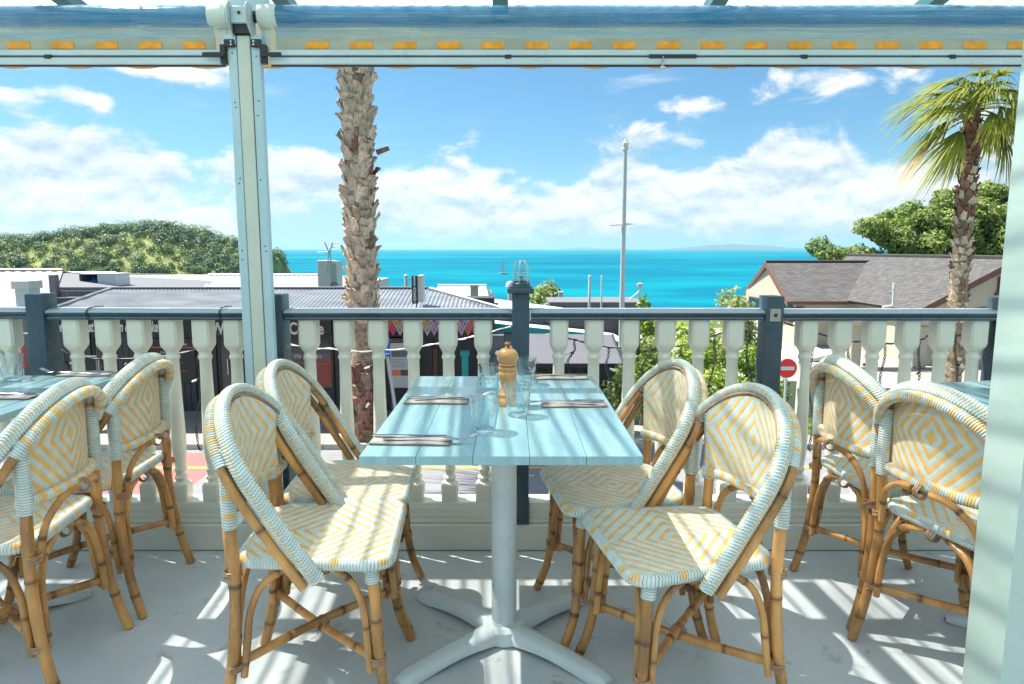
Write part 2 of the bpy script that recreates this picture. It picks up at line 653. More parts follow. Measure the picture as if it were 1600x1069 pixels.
def rail_mat():
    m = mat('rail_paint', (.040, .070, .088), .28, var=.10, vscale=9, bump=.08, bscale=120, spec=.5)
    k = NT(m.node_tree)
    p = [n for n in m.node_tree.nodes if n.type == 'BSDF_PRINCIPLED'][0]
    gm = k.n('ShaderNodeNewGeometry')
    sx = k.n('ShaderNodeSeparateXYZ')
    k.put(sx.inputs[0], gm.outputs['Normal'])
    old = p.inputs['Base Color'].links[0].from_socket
    k.put(p.inputs['Base Color'], k.mix(k.step(sx.outputs[2], .35, .8), old, (.33, .37, .39)))  # sky sheen on up-facing surfaces painted into the base colour


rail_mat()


def leaf_mat(name, dark, lite, trans=.35):
    m = bpy.data.materials.new(name)
    m.use_nodes = True
    t = m.node_tree
    t.nodes.clear()
    k = NT(t)
    out = k.n('ShaderNodeOutputMaterial')
    at = k.n('ShaderNodeAttribute', attribute_name='tint')
    colr = k.mix(at.outputs['Fac'], dark, lite)
    p = k.n('ShaderNodeBsdfPrincipled')
    k.put(p.inputs['Base Color'], colr)
    p.inputs['Roughness'].default_value = .5
    p.inputs['Specular IOR Level'].default_value = .3
    tr = k.n('ShaderNodeBsdfTranslucent')
    k.put(tr.inputs[0], k.mix(1.0, colr, (1.2, 1.25, .7), 'MULTIPLY'))
    mx = k.n('ShaderNodeMixShader')
    mx.inputs[0].default_value = trans
    k.put(mx.inputs[1], p.outputs[0])
    k.put(mx.inputs[2], tr.outputs[0])
    k.put(out.inputs[0], mx.outputs[0])
    MATS[name] = m


leaf_mat('leaf_forest', (.030, .095, .055), (.24, .31, .08), .1)
leaf_mat('leaf_tree', (.055, .115, .035), (.34, .42, .14))
leaf_mat('leaf_bright', (.09, .21, .03), (.46, .56, .12))
leaf_mat('leaf_pale', (.16, .24, .08), (.58, .60, .30))
leaf_mat('frond', (.05, .12, .025), (.36, .38, .07))
leaf_mat('frond_dead', (.20, .12, .05), (.46, .33, .16), .2)


# sea surface
def sea_mat():
    m = bpy.data.materials.new('sea_water')
    m.use_nodes = True
    t = m.node_tree
    t.nodes.clear()
    k = NT(t)
    out = k.n('ShaderNodeOutputMaterial')
    p = k.n('ShaderNodeBsdfPrincipled')
    tcn = k.n('ShaderNodeTexCoord')
    s = k.n('ShaderNodeSeparateXYZ')
    k.put(s.inputs[0], tcn.outputs['Object'])
    ly = k.m('LOGARITHM', k.m('MAXIMUM', s.outputs[1], 10.0), 2.0)
    ax = k.m('DIVIDE', s.outputs[0], k.m('MAXIMUM', s.outputs[1], 10.0))
    v = k.xyz(k.m('MULTIPLY', ax, 2.2), k.m('MULTIPLY', ly, 2.2), 0.0)
    band = k.step(k.noise(v, 1.3, 5, .55), .38, .66)
    c1 = k.mix(band, (.0, .125, .20), (.0, .20, .255))
    # dark strip of cloud shadow painted into the water colour
    shadow_belt = k.m('EXPONENT', k.m('MULTIPLY', k.m('POWER', k.m('DIVIDE', k.m('SUBTRACT', ly, 10.15), .18), 2.0), -1.0))
    c1 = k.mix(k.m('MULTIPLY', shadow_belt, .5), c1, (.0, .085, .17))
    far = k.step(ly, 10.6, 13.5)
    c1 = k.mix(k.m('MULTIPLY', far, .6), c1, (.01, .19, .25))
    v2 = k.xyz(k.m('MULTIPLY', ax, 40.0), k.m('MULTIPLY', ly, 26.0), 1.0)
    caps = k.step(k.noise(v2, 5.0, 4, .6), .66, .76)
    c1 = k.mix(k.m('MULTIPLY', caps, .6), c1, (.75, .85, .85))
    df = k.n('ShaderNodeBsdfDiffuse')
    k.put(df.inputs[0], c1)
    gs = k.n('ShaderNodeBsdfGlossy')
    gs.inputs['Roughness'].default_value = .35
    b = k.n('ShaderNodeBump')
    b.inputs['Strength'].default_value = .5
    b.inputs['Distance'].default_value = 1.0
    mp = k.n('ShaderNodeMapping')
    k.put(mp.inputs[0], tcn.outputs['Object'])
    mp.inputs['Scale'].default_value = (.06, .16, .1)
    k.put(b.inputs['Height'], k.noise(mp.outputs[0], 1.0, 8, .6))
    k.put(df.inputs['Normal'], b.outputs[0])
    k.put(gs.inputs['Normal'], b.outputs[0])
    ms = k.n('ShaderNodeMixShader')
    ms.inputs[0].default_value = .035
    k.put(ms.inputs[1], df.outputs[0])
    k.put(ms.inputs[2], gs.outputs[0])
    k.put(out.inputs[0], ms.outputs[0])
    MATS['sea_water'] = m


sea_mat()


def shingle_mat():
    m = mat('shingle', (.098, .094, .093), .85, var=.12, vscale=2.0, stain=((.22, .21, .19), 3.0, .66, .8))
    k = NT(m.node_tree)
    p = [n for n in m.node_tree.nodes if n.type == 'BSDF_PRINCIPLED'][0]
    uv = k.n('ShaderNodeUVMap')
    br = k.n('ShaderNodeTexBrick')
    k.put(br.inputs['Vector'], uv.outputs[0])
    br.inputs['Scale'].default_value = 1.0
    br.inputs['Brick Width'].default_value = .33
    br.inputs['Row Height'].default_value = .16
    br.inputs['Mortar Size'].default_value = .012
    br.inputs['Color1'].default_value = (.80, .78, .78, 1)
    br.inputs['Color2'].default_value = (1.2, 1.2, 1.2, 1)
    br.inputs['Mortar'].default_value = (.45, .45, .45, 1)
    old = p.inputs['Base Color'].links[0].from_socket
    k.put(p.inputs['Base Color'], k.mix(1.0, old, br.outputs['Color'], 'MULTIPLY'))


shingle_mat()
# ================================================================== SETTING: land, sea, street
ZS = CAM.z - 4.2         # street level
ZSEA = -22.0


def ground_z(x, y):
    e = min(1, max(0, (y - 46) / 110.0))
    e = e * e * (3 - 2 * e)
    return (ZS - .10) * (1 - e) + (-27.0) * e


g = MB()
ys = [-30, -10, 0, 5, 6.5] + [20, 30, 40, 46, 56, 68, 80, 95, 110, 125, 140, 156, 200, 400, 1000, 5000, 58000]
ys = sorted(ys)
xs = [-58000, -6000, -900, -300, -150, -80, -50, -30, -15, 0, 15, 30, 50, 80, 150, 300, 900, 6000, 58000]
vs = [Vector((x, y, ground_z(x, y))) for y in ys for x in xs]
nx = len(xs)
g.add(vs, [(j * nx + i, j * nx + i + 1, (j + 1) * nx + i + 1, (j + 1) * nx + i) for j in range(len(ys) - 1) for i in range(nx - 1)])
props(g.build('ground', 'land'), kind='structure')
s = MB()
s.quad((-58000, 120, ZSEA), (58000, 120, ZSEA), (58000, 58000, ZSEA), (-58000, 58000, ZSEA))
props(s.build('sea', 'sea_water', fix=False), kind='structure')

# road, markings, pavement, kerb
YK = 14.0
r_ = MB()
r_.quad((-60, 4, ZS), (60, 4, ZS), (60, YK, ZS), (-60, YK, ZS))
props(r_.build('road', 'asphalt', fix=False), kind='structure')
r_ = MB()
r_.quad((-7.3, 7.0, ZS + .004), (-5.75, 7.0, ZS + .004), (-5.75, 13.75, ZS + .004), (-7.3, 13.75, ZS + .004))
props(r_.build('red_road_surface', 'red_road', fix=False), kind='structure')
r_ = MB()
r_.quad((-60, 12.72, ZS + .008), (60, 12.72, ZS + .008), (60, 12.84, ZS + .008), (-60, 12.84, ZS + .008))
props(r_.build('yellow_road_line', 'road_yellow', fix=False), kind='structure')
r_ = MB()
r_.quad((1.0, 9.6, ZS + .008), (60, 9.6, ZS + .008), (60, 9.74, ZS + .008), (1.0, 9.74, ZS + .008))
props(r_.build('white_road_line', 'road_white', fix=False), kind='structure')
r_ = MB()
r_.span((-60, YK + .15, ZS - .3), (60, 19.5, ZS + .12))
props(r_.build('pavement', 'pavement', bevel=.01), kind='structure')
kb = MB()
for i in range(60):
    x0 = -30 + i
    if x0 < 30:
        kb.span((x0 + .004, YK, ZS - .3), (x0 + .996, YK + .146, ZS + .125 + rnd.uniform(-.003, .003)))
props(kb.build('kerb', 'kerb', bevel=.012), kind='structure')
lw = MB()
lwa, lwb = 6.3, 12.5
lw.quad((lwa, 14.7, ZS + .13), (lwb, 14.7, ZS + .13), (lwb, 16.2, ZS + .13), (lwa, 16.2, ZS + .13))
props(lw.build('lawn', 'lawn', fix=False), kind='structure')
g1 = MB()
gr = np.random.RandomState(5)
for i in range(9000):
    x, y = lwa + gr.rand() * (lwb - lwa), 14.72 + gr.rand() * 1.45
    a = gr.rand() * 6.28
    h = .03 + gr.rand() * .05
    dx, dy = math.cos(a) * .012, math.sin(a) * .012
    g1.add([Vector((x - dx, y - dy, ZS + .13)), Vector((x + dx, y + dy, ZS + .13)), Vector((x + dy * 2, y - dx * 2, ZS + .13 + h))], [(0, 1, 2)], 0, gr.rand())
props(g1.build('grass', 'leaf_bright', fix=False, smooth=False, attr='tint'), 'bright green mown grass strip below the cream garden wall', 'grass', kind='stuff')
yd = MB()
yd.quad((4, 19.5, ZS + .05), (40, 19.5, ZS + .05), (40, 36, ZS + .05), (4, 36, ZS + .05))
props(yd.build('courtyard', 'concrete_pale', fix=False), kind='structure')


# ------------------------------------------------------------------ foliage
def leaf_shell(mb, rs, c, rad, n, size, tint0, tint_var, flat=.5, inner=.45, jit=.7):
    """n leaf-sized faces spread through an ellipsoid's outer volume"""
    d = rs.normal(size=(n, 3))
    d /= np.linalg.norm(d, axis=1)[:, None]
    rr = inner + (1.08 - inner) * rs.rand(n) ** .5
    lump = 1 + .16 * np.sin(d[:, 0] * 5 + c[0]) * np.cos(d[:, 1] * 4 + c[1]) + .12 * np.sin(d[:, 2] * 7 + c[2] * 3)
    p = np.array(c)[None, :] + d * np.array(rad)[None, :] * (rr * lump)[:, None]
    nrm = d + rs.normal(size=(n, 3)) * jit + np.array([0, 0, flat])
    nrm /= np.linalg.norm(nrm, axis=1)[:, None]
    t = np.cross(nrm, rs.normal(size=(n, 3)))
    t /= np.linalg.norm(t, axis=1)[:, None]
    b = np.cross(nrm, t)
    sz = size * (.6 + .8 * rs.rand(n))[:, None]
    v = np.stack([p - t * sz, p - b * sz * .5, p + t * sz, p + b * sz * .5], 1).reshape(-1, 3)
    tn = np.clip(tint0 + tint_var * rs.normal(size=n), 0, 1)
    base = len(mb.v)
    mb.v.extend(map(tuple, v))
    mb.f.extend([(base + 4 * i, base + 4 * i + 1, base + 4 * i + 2, base + 4 * i + 3) for i in range(n)])
    mb.m.extend([0] * n)
    mb.c.extend(np.repeat(tn, 4).tolist())


def foliage(name, mats, parent, blobs, dens, size, seed, tint=.45, tv=.22, flat=.5):
    mb = MB()
    rs = np.random.RandomState(seed)
    for (x, y, z, rx, ry, rz) in blobs:
        n = int(dens * (rx * ry + ry * rz + rx * rz))
        leaf_shell(mb, rs, (x, y, z), (rx, ry, rz), n, size, tint + rs.uniform(-.18, .18), tv, flat)
    o = mb.build(name, mats, parent, fix=False, smooth=False, attr='tint')
    return o


def limbs(parent, base, tips, r0, m='bark', name='trunk'):
    mb = MB()
    base = Vector(base)
    ctr = sum((Vector(t) for t in tips), Vector()) / len(tips)
    fork = base.lerp(Vector((ctr.x, ctr.y, ctr.z)), .45)
    mb.tube(spline([base, base.lerp(fork, .5) + Vector((r0 * .6, 0, 0)), fork], 4), [r0 * (1.25 - .06 * i) for i in range(9)], 10)
    for t in tips:
        t = Vector(t)
        mid = fork.lerp(t, .5) + Vector((rnd.uniform(-.2, .2), rnd.uniform(-.2, .2), .15)) * r0 * 4
        mb.tube(spline([fork, mid, t], 4), [r0 * .62 * (1 - .1 * i) for i in range(9)], 7)
    return mb.build(name, m, parent)


# ------------------------------------------------------------------ headland with bush
def crest(px):
    pts = [(-900, 384), (-300, 382), (0, 381), (60, 380), (120, 371), (170, 365), (220, 361), (262, 357), (300, 363), (350, 381), (400, 391), (430, 396), (446, 406), (452, 442), (480, 446)]
    for (a, ya), (b, yb) in zip(pts, pts[1:]):
        if px <= b:
            t = (px - a) / (b - a)
            return ya + (yb - ya) * t
    return 440


def hill_z(x, y):
    px = 800 + x / max(650, y) * FPX
    yy = crest(px)
    top = 1.225 - 650 * math.tan(PITCH + math.atan((yy - 534.5) / FPX))
    top = max(top, -24)
    if px > 453:
        top = -26
    d = (y - 552) / 98.0
    shore = 12 * noise.noise(Vector((x * .02, 0, 3)))
    d = (y - 552 - shore) / 98.0
    e = min(1, max(0, d))
    e = 1 - (1 - e) ** 2.0
    if y > 660:
        e *= max(0, 1 - (y - 660) / 150.0)
    z = -25 + (top + 25) * e
    return z + (2.2 * noise.noise(Vector((x * .03, y * .03, 0)))) * e


hb = MB()
NX, NY = 110, 26
for j in range(NY + 1):
    for i in range(NX + 1):
        x = -900 + 720 * i / NX
        y = 535 + 270 * j / NY
        hb.v.append((x, y, hill_z(x, y)))
        hb.c.append(0)
for j in range(NY):
    for i in range(NX):
        a = j * (NX + 1) + i
        hb.f.append((a, a + 1, a + NX + 2, a + NX + 1))
        hb.m.append(0)
mat('hill_earth', (.24, .27, .08), .95, var=.35, vscale=.05, stain=((.26, .20, .13), .05, .62, .75))
props(hb.build('hill', 'hill_earth', fix=False), kind='structure')
rs = np.random.RandomState(3)
wd = MB()
cnt = 0
while cnt < 2100:
    x = -760 + 560 * rs.rand() ** .8
    y = 552 + 118 * rs.rand()
    z = hill_z(x, y)
    if z < -19.5:
        continue
    clearing = noise.noise(Vector((x * .022, y * .035, 9)))
    if clearing > .12 and rs.rand() < .62 and y < 650:
        continue
    cnt += 1
    r = 2.2 + 4.0 * rs.rand() ** 1.7 + (1.2 if y > 640 and rs.rand() < .4 else 0)
    t0 = .34 + .62 * noise.noise(Vector((x * .02, y * .03, 4))) + rs.uniform(-.34, .42)
    leaf_shell(wd, rs, (x, y, z + r * .75), (r, r, r * .85), int(30 + 24 * r), .68, t0, .05, .35, .75, .28)
props(wd.build('headland_bush', 'leaf_forest', fix=False, smooth=False, attr='tint'), 'dense mixed green bush covering the headland across the bay', 'bush', kind='stuff')
rk = MB()
for i in range(46):
    px = 236 + 84 * rs.rand() if i < 26 else 440 + 30 * rs.rand()
    Yr = 553 + 6 * rs.rand()
    x = (px - 800) / FPX * Yr
    r = .8 + 2.2 * rs.rand()
    rk.lathe([(r * .5, -.6 * r), (r, 0), (r * .7, r * .5), (r * .15, r * .7)], (x, Yr, ZSEA + .2), 7, mod=lambda a, z, q=i: 1 + .25 * math.sin(a * 3 + q))
props(rk.build('shore_rocks', 'rock'), 'brown rocks along the foot of the headland', 'rocks', kind='stuff')

# far islands on the horizon
mat('far_land', (.07, .10, .06), .95, var=.2, vscale=.001)
for k_, (pa, pb, hy) in enumerate([(1046, 1300, 379.5), (880, 985, 384.5)]):
    il = MB()
    Yi = 26000 if k_ == 0 else 30000
    n_ = 40
    ridge = []
    for i in range(n_ + 1):
        t = i / n_
        px = pa + (pb - pa) * t
        h = math.sin(math.pi * t) ** .7 * (.62 + .38 * math.sin(t * 5 + k_)) + .10 * noise.noise(Vector((t * 9, k_, 0)))
        zt = P(px, 389.5 - (389.5 - hy) * max(0, h) * .8, Yi).z
        x = P(px, 389, Yi).x
        ridge.append((x, zt))
    rg = []
    for (x, zt) in ridge:
        rg.append([Vector((x, Yi - 1800, ZSEA - 5)), Vector((x, Yi - 700, ZSEA + (zt - ZSEA) * .6)), Vector((x, Yi, max(zt, ZSEA + 2))), Vector((x, Yi + 2500, ZSEA - 5))])
    il.rings(rg)
    props(il.build('island', 'far_land', fix=True), kind='structure')

# house on the hill top
hh = P(232, 356, 655)
hill_house = empty('hilltop_house', (hh.x, 655, hh.z - 3), 0, 'small white house among the trees on top of the headland', 'house')
MB().span((-9, -4, 0), (9, 4, 4.2)).build('wall', 'white_wall', hill_house)
MB().prism([(-10, -5, 4.2), (-10, 5, 4.2), (-10, 0, 6.4)], (20, 0, 0)).build('roof', 'grey_wall', hill_house)
for x in (-6, -2, 2, 6):
    MB().span((x - 1, -4.06, 1.2), (x + 1, -4.01, 3)).build('window', 'window_dark', hill_house)

# sailing boat
bp = P(787, 425.5, 640)
boat = empty('sailing_boat', (bp.x, 640, ZSEA), R(20), 'white sailing yacht alone on the turquoise bay', 'boat')
bb = MB()
bb.rings([[Vector((x, -wd_, z1)), Vector((x, -wd_ * .5, z0)), Vector((x, wd_ * .5, z0)), Vector((x, wd_, z1))] for x, wd_, z0, z1 in
          [(-4.6, 1.1, .1, 1.1), (-2, 1.6, -.2, 1.15), (1.5, 1.5, -.2, 1.25), (4, .7, .1, 1.4), (5.4, .08, 1.0, 1.55)]])
bb.build('hull', 'white_metal', boat)
MB().box((-.6, 0, 1.5), (3.2, 1.6, .7)).build('cabin', 'white_wall', boat, bevel=.1)
MB().tube([(.6, 0, 1), (.6, 0, 15.5)], .16, 6).build('mast', 'white_metal', boat)
MB().prism([(.5, 0, 2.4), (-3.9, .4, 2.6), (.5, .0, 15)], (.05, .12, 0)).build('sail', 'awning_white', boat)
MB().tube([(.5, 0, 2.2), (-4.0, .4, 2.4)], .1, 6).build('boom', 'white_metal', boat)

# ------------------------------------------------------------------ corrugated sheet
def corrugated(mb, a, b, c, d, pitch, amp, rows=2, thick=0.0, mi=0, spw=4):
    """sheet a-b (low edge) to d-c (high edge); ribs run from low edge to high edge"""
    a, b, c, d = map(Vector, (a, b, c, d))
    nrm = (b - a).cross(d - a).normalized()
    n = max(spw, int((b - a).length / pitch * spw))
    base = len(mb.v)
    for r in range(rows):
        t = r / (rows - 1)
        p0, p1 = a.lerp(d, t), b.lerp(c, t)
        for i in range(n + 1):
            s_ = i / n
            mb.v.append(tuple(p0.lerp(p1, s_) + nrm * (amp * math.sin(2 * math.pi * i / spw))))
            mb.c.append(0)
    for r in range(rows - 1):
        for i in range(n):
            q = base + r * (n + 1) + i
            mb.f.append((q, q + 1, q + n + 2, q + n + 1))
            mb.m.append(mi)
    return mb


def px_x(px, Y, z=0.0):
    return (px - 800) / FPX * (Y * math.cos(PITCH) + (CAM.z - z) * math.sin(PITCH))


# ================================================================== wine shop across the street
YW = 17.0
XL, XR = px_x(88, YW, -1), px_x(772, YW, -1)
shop = empty('shop', (XL, YW, ZS + .12), 0, 'long single-storey dark wine shop with corrugated verandah roof across the street', 'shop')
O = Vector((XL, YW, ZS + .12))


def L(v):
    return Vector(v) - O


def lspan(mb, a, b, mi=0):
    return mb.span(L(a), L(b), mi)


ZF = ZS + .12
lspan(MB(), (XL, YW + .02, ZF), (XR, YW + .8, .02)).build('wall', 'shop_dark', shop)
# verandah roof: front eave, hips at both ends
ze, zr = -.20, .20
Ye, Yr_ = YW - 1.45, YW + .55
xe0, xe1 = px_x(70, Ye, ze), px_x(800, Ye, ze)
xr0, xr1 = px_x(172, Yr_, zr), px_x(672, Yr_, zr)
cr = MB()
corrugated(cr, L((xr0, Ye, ze)), L((xr1, Ye, ze)), L((xr1, Yr_, zr)), L((xr0, Yr_, zr)), .10, .012)
# hipped ends as tapering ribbed triangles
for (x0, x1, sgn) in ((xe0, xr0, 1), (xe1, xr1, -1)):
    n = int(abs(x1 - x0) / .025)
    base = len(cr.v)
    for i in range(n + 1):
        t = i / n
        x = x0 + (x1 - x0) * t
        hgt = t
        off = .012 * math.sin(i * math.pi / 2)
        cr.v.append(tuple(L((x, Ye, ze + off))))
        cr.v.append(tuple(L((x, Ye + (Yr_ - Ye) * hgt, ze + (zr - ze) * hgt + off))))
        cr.c += [0, 0]
    for i in range(n):
        q = base + 2 * i
        cr.f.append((q, q + 2, q + 3, q + 1) if sgn > 0 else (q, q + 1, q + 3, q + 2))
        cr.m.append(0)
cr.build('roof', 'iron_grey', shop, fix=False)
MB().tube([L((xr1, Yr_, zr + .02)), L((xe1, Ye, ze + .02))], .05, 6).build('hip_cap', 'iron_grey', shop)
MB().tube([L((xr0, Yr_, zr + .02)), L((xe0, Ye, ze + .02))], .05, 6).build('hip_cap', 'iron_grey', shop)
gt = MB()
gt.span(L((xe0, Ye - .10, ze - .12)), L((xe1, Ye - .01, ze - .02)))
gt.build('gutter', 'grey_wall', shop, bevel=.01)
pp = MB()
pp.span(L((px_x(88, Yr_ + .2, .3), Yr_ + .12, zr - .1)), L((px_x(668, Yr_ + .2, .3), Yr_ + .28, zr + .06)))
pp.build('parapet_cap', 'grey_wall', shop, bevel=.01)
# left end wall of upright boards rising above the roof
for i in range(9):
    x = px_x(92, 17.6, .1) + i * .155
    MB().span(L((x, 17.58, -.25)), L((x + .148, 17.62, .165))).build('board', 'grey_wall', shop, bevel=.004)
MB().span(L((px_x(79, 17.5, .2), 17.45, ZF)), L((px_x(90, 17.5, .2), 17.6, .58))).build('corner_post', 'grey_wall', shop, bevel=.01)
# fascia board with the shop's name
zf1, zf0 = -.50, -.88
MB().span(L((XL, YW - .10, zf0)), L((px_x(520, YW, -1), YW - .02, zf1))).build('sign_board', 'fascia_black', shop, bevel=.005)
cx = (px_x(84, YW, -.7) + px_x(250, YW, -.7)) / 2
text_part('lettering', "world's biggest collection of Waiheke", 'letter_white', shop, L((cx, YW - .112, P(170, 510.5, YW).z)), .37, shear=.25, width=px_x(250, YW, -.7) - px_x(84, YW, -.7), bold=.010)
cx = (px_x(333, YW, -.7) + px_x(508, YW, -.7)) / 2
text_part('lettering', "Waiheke Wine Centre", 'letter_white', shop, L((cx, YW - .112, P(420, 513.5, YW).z)), .42, width=px_x(508, YW, -.7) - px_x(333, YW, -.7), bold=.012)
# upright cladding boards under the windows and between them
BAYS = [(90, 145, 'board'), (148, 166, 'glass'), (168, 222, 'board'), (224, 306, 'menu'), (308, 340, 'board'), (343, 366, 'glass'), (368, 440, 'board'), (443, 522, 'window'), (524, 600, 'board')]
for (pa, pb, kd) in BAYS:
    x0, x1 = px_x(pa, YW, -1.6), px_x(pb, YW, -1.6)
    if kd == 'board' or kd == 'menu':
        n = max(1, round((x1 - x0) / .14))
        for i in range(n):
            a = x0 + (x1 - x0) * i / n
            b = x0 + (x1 - x0) * (i + 1) / n - .012
            MB().span(L((a, YW - .035, ZF)), L((b, YW, zf0 - .01))).build('board', 'shop_dark', shop, bevel=.004)
    else:
        zl = ZF + .05 if kd == 'glass' else ZF + .55
        fr = MB()
        for (a, b) in (((x0, zl), (x0 + .06, zf0 - .01)), ((x1 - .06, zl), (x1, zf0 - .01)), ((x0 + .06, zl), (x1 - .06, zl + .06)), ((x0 + .06, zf0 - .07), (x1 - .06, zf0 - .01))):
            fr.span(L((a[0], YW - .06, a[1])), L((b[0], YW, b[1])))
        f_ = fr.build('window' if kd == 'window' else 'door', 'fascia_black', shop)
        MB().span(L((x0 + .06, YW - .04, zl + .06)), L((x1 - .06, YW - .03, zf0 - .07))).build('pane', 'window_dark', f_)
        if kd == 'window':
            MB().span(L((x0, YW - .03, ZF)), L((x1, YW, zl))).build('sill_panel', 'shop_dark', shop)
            MB().span(L((x0 + .07, YW - .05, -1.52)), L((x1 - .07, YW - .042, -1.36))).build('window_band', 'grey_wall', shop)
            text_part('lettering', 'Wine Centre', 'letter_white', shop, L(((x0 + x1) / 2, YW - .056, -1.44)), .13)
            MB().span(L((x0 + .07, YW - .05, -1.64)), L((x1 - .07, YW - .042, -1.61))).build('stripe', 'letter_red', shop)
        else:
            MB().tube([L((x1 - .12, YW - .11, -1.9)), L((x1 - .12, YW - .11, -1.5))], .015, 6).build('handle', 'steel', f_)
# black menu board with orange rule
mb_x0, mb_x1 = px_x(227, YW - .1, -1.5), px_x(305, YW - .1, -1.5)
MB().span(L((mb_x0, YW - .09, P(0, 598, YW).z)), L((mb_x1, YW - .045, P(0, 528, YW).z))).build('menu_board', 'fascia_black', shop, bevel=.006)
zz = P(0, 543, YW).z
MB().span(L((mb_x0 + .02, YW - .1, zz)), L((mb_x1 - .02, YW - .094, zz + .03))).build('stripe', 'letter_red', shop)
text_part('lettering', 'Waiheke Wine', 'letter_white', shop, L(((mb_x0 + mb_x1) / 2 + .1, YW - .094, P(0, 537, YW).z)), .11)
MB().lathe([(.001, -.004), (.05, -.003), (.001, .004)], L((mb_x0 + .12, YW - .096, P(0, 537, YW).z)), 6, axis='y').build('emblem', 'letter_red', shop)
text_part('lettering', 'October', 'letter_white', shop, L(((mb_x0 + mb_x1) / 2 - .1, YW - .094, P(0, 550, YW).z)), .085)
for i, ln in enumerate(['whites', 'reds', 'tasting', 'by the glass']):
    text_part('lettering', ln, 'letter_white' if i % 2 == 0 else 'letter_red', shop, L((mb_x0 + .33 + (i % 2) * .55, YW - .094, P(0, 560 + i * 6, YW).z)), .075)
# small framed easel sign beside the door
es = empty('easel_sign', P(143, 583, 16.2), 0, 'small framed black board standing by the wine shop door', 'sign')
MB().span((-.16, -.02, .0), (.16, .02, .42)).build('frame', 'concrete_pale', es, bevel=.008)
MB().span((-.135, -.03, .025), (.135, -.022, .395)).build('board', 'fascia_black', es)
MB().tube([(-.12, 0, 0), (-.14, -.03, -.5)], .012, 6).build('leg', 'trim_brown', es)
MB().tube([(.12, 0, 0), (.14, -.03, -.5)], .012, 6).build('leg', 'trim_brown', es)
# flag banner red and blue at far left
fb = empty('feather_banner', (px_x(32, 15.5, -1.5), 15.5, ZF), 0, 'blue and white printed banner with a red edge at the far left', 'banner')
zb0, zb1 = P(0, 575, 15.5).z - ZF, P(0, 516, 15.5).z - ZF
MB().prism([(-.10, 0, zb0 + .2), (-.02, 0, zb1), (.02, 0, zb1 + .05), (.05, 0, zb0)], (0, .01, 0)).build('flag', 'sign_blue', fb)
MB().span((.052, 0, zb0), (.115, .012, zb1 - .02)).build('red_edge', 'sign_red', fb)
MB().prism([(-.12, -.004, zb0 + .28), (-.09, -.004, zb0 + .5), (.05, -.004, zb0 + .44), (.05, -.004, zb0 + .2)], (0, .003, 0)).build('white_panel', 'white_wall', fb)
MB().tube([(.05, .02, 0), (.05, .02, zb1)], .015, 6).build('pole', 'white_metal', fb)

# ---- right half of the block: cafe with printed diamond banner
cafe = empty('cafe', (px_x(600, YW, -1), YW, ZF), 0, 'dark open-fronted cafe beside the wine shop under a banner of printed diamonds', 'cafe')
O = Vector((px_x(600, YW, -1), YW, ZF))
bx0, bx1 = px_x(600, 16.85, -.7), px_x(765, 16.85, -.7)
bn = MB().span(L((bx0, 16.87, P(0, 528, YW).z)), L((bx1, 16.95, -.42))).build('banner', 'fascia_black', cafe)
dw = px_x(622.2, 16.85, -.7) - px_x(611.5, 16.85, -.7)
dcol = ['orange_red', 'awning_white', 'lilac', 'sand_yellow', 'awning_white', 'orange_red', 'pink', 'lilac']
ccol2 = ['violet', 'pink', 'violet', 'violet', 'pink', 'violet', 'letter_white', 'sand_yellow']


def diamond(cx_, cz_, w_, h_, y_, m_):
    return MB().prism([L((cx_ - w_, y_, cz_)), L((cx_ - w_ * .55, y_, cz_ - h_ * .4)), L((cx_, y_, cz_ - h_)), L((cx_ + w_ * .55, y_, cz_ - h_ * .4)), L((cx_ + w_, y_, cz_)),
                       L((cx_ + w_ * .55, y_, cz_ + h_ * .4)), L((cx_, y_, cz_ + h_)), L((cx_ - w_ * .55, y_, cz_ + h_ * .4))], (0, .004, 0))


k_ = 0
for row, zr2 in enumerate((515.8, 505.8, 496)):
    cz_ = P(0, zr2, 16.86).z
    n = int((bx1 - bx0) / (dw * .5))
    for i in range(row % 2, n, 2):
        cx_ = bx0 + (i + .6) * dw * .5
        if cx_ > bx1 - .1:
            continue
        m_ = dcol[(i * 3 + row * 2) % 8]
        tile = diamond(cx_, cz_, dw * .50, .150, 16.862 - .0005 * row, m_).build('diamond', m_, cafe)
        if row < 2:
            if (i + row) % 4 < 2:
                MB().lathe([(.001, -.003), (.032, 0), (.001, .002)], L((cx_, 16.857, cz_)), 9, axis='y').build('dot', ccol2[(i + row) % 8], tile)
            else:
                MB().prism([L((cx_, 16.857, cz_ - .045)), L((cx_ + .036, 16.857, cz_ + .015)), L((cx_ + .022, 16.857, cz_ + .034)), L((cx_, 16.857, cz_ + .02)), L((cx_ - .022, 16.857, cz_ + .034)), L((cx_ - .036, 16.857, cz_ + .015))], (0, .003, 0)).build('heart', 'pink', tile)
lspan(MB(), (px_x(603, YW, -1), YW + 2.5, ZF), (px_x(775, YW, -1), YW + 2.6, -.3)).build('back_wall', 'shop_dark', cafe)
MB().span(L((px_x(655, YW, -1.5), YW - .05, ZF)), L((px_x(676, YW, -1.5), YW + .05, -.75))).build('door_panel', 'fascia_black', cafe)
MB().span(L((px_x(677, YW, -1.5), YW - .05, ZF)), L((px_x(684, YW, -1.5), YW + .05, P(0, 545, YW).z))).build('curtain', 'trim_brown', cafe)
MB().span(L((px_x(685, YW, -1.5), YW + .3, ZF)), L((px_x(700, YW, -1.5), YW + .4, P(0, 543, YW).z))).build('curtain', 'trim_brown', cafe)
text_part('lettering', 'Tennyson', 'trim_brown', cafe, L((px_x(622, YW, -1), 16.85, P(0, 528.5, YW).z - .02)), .1)
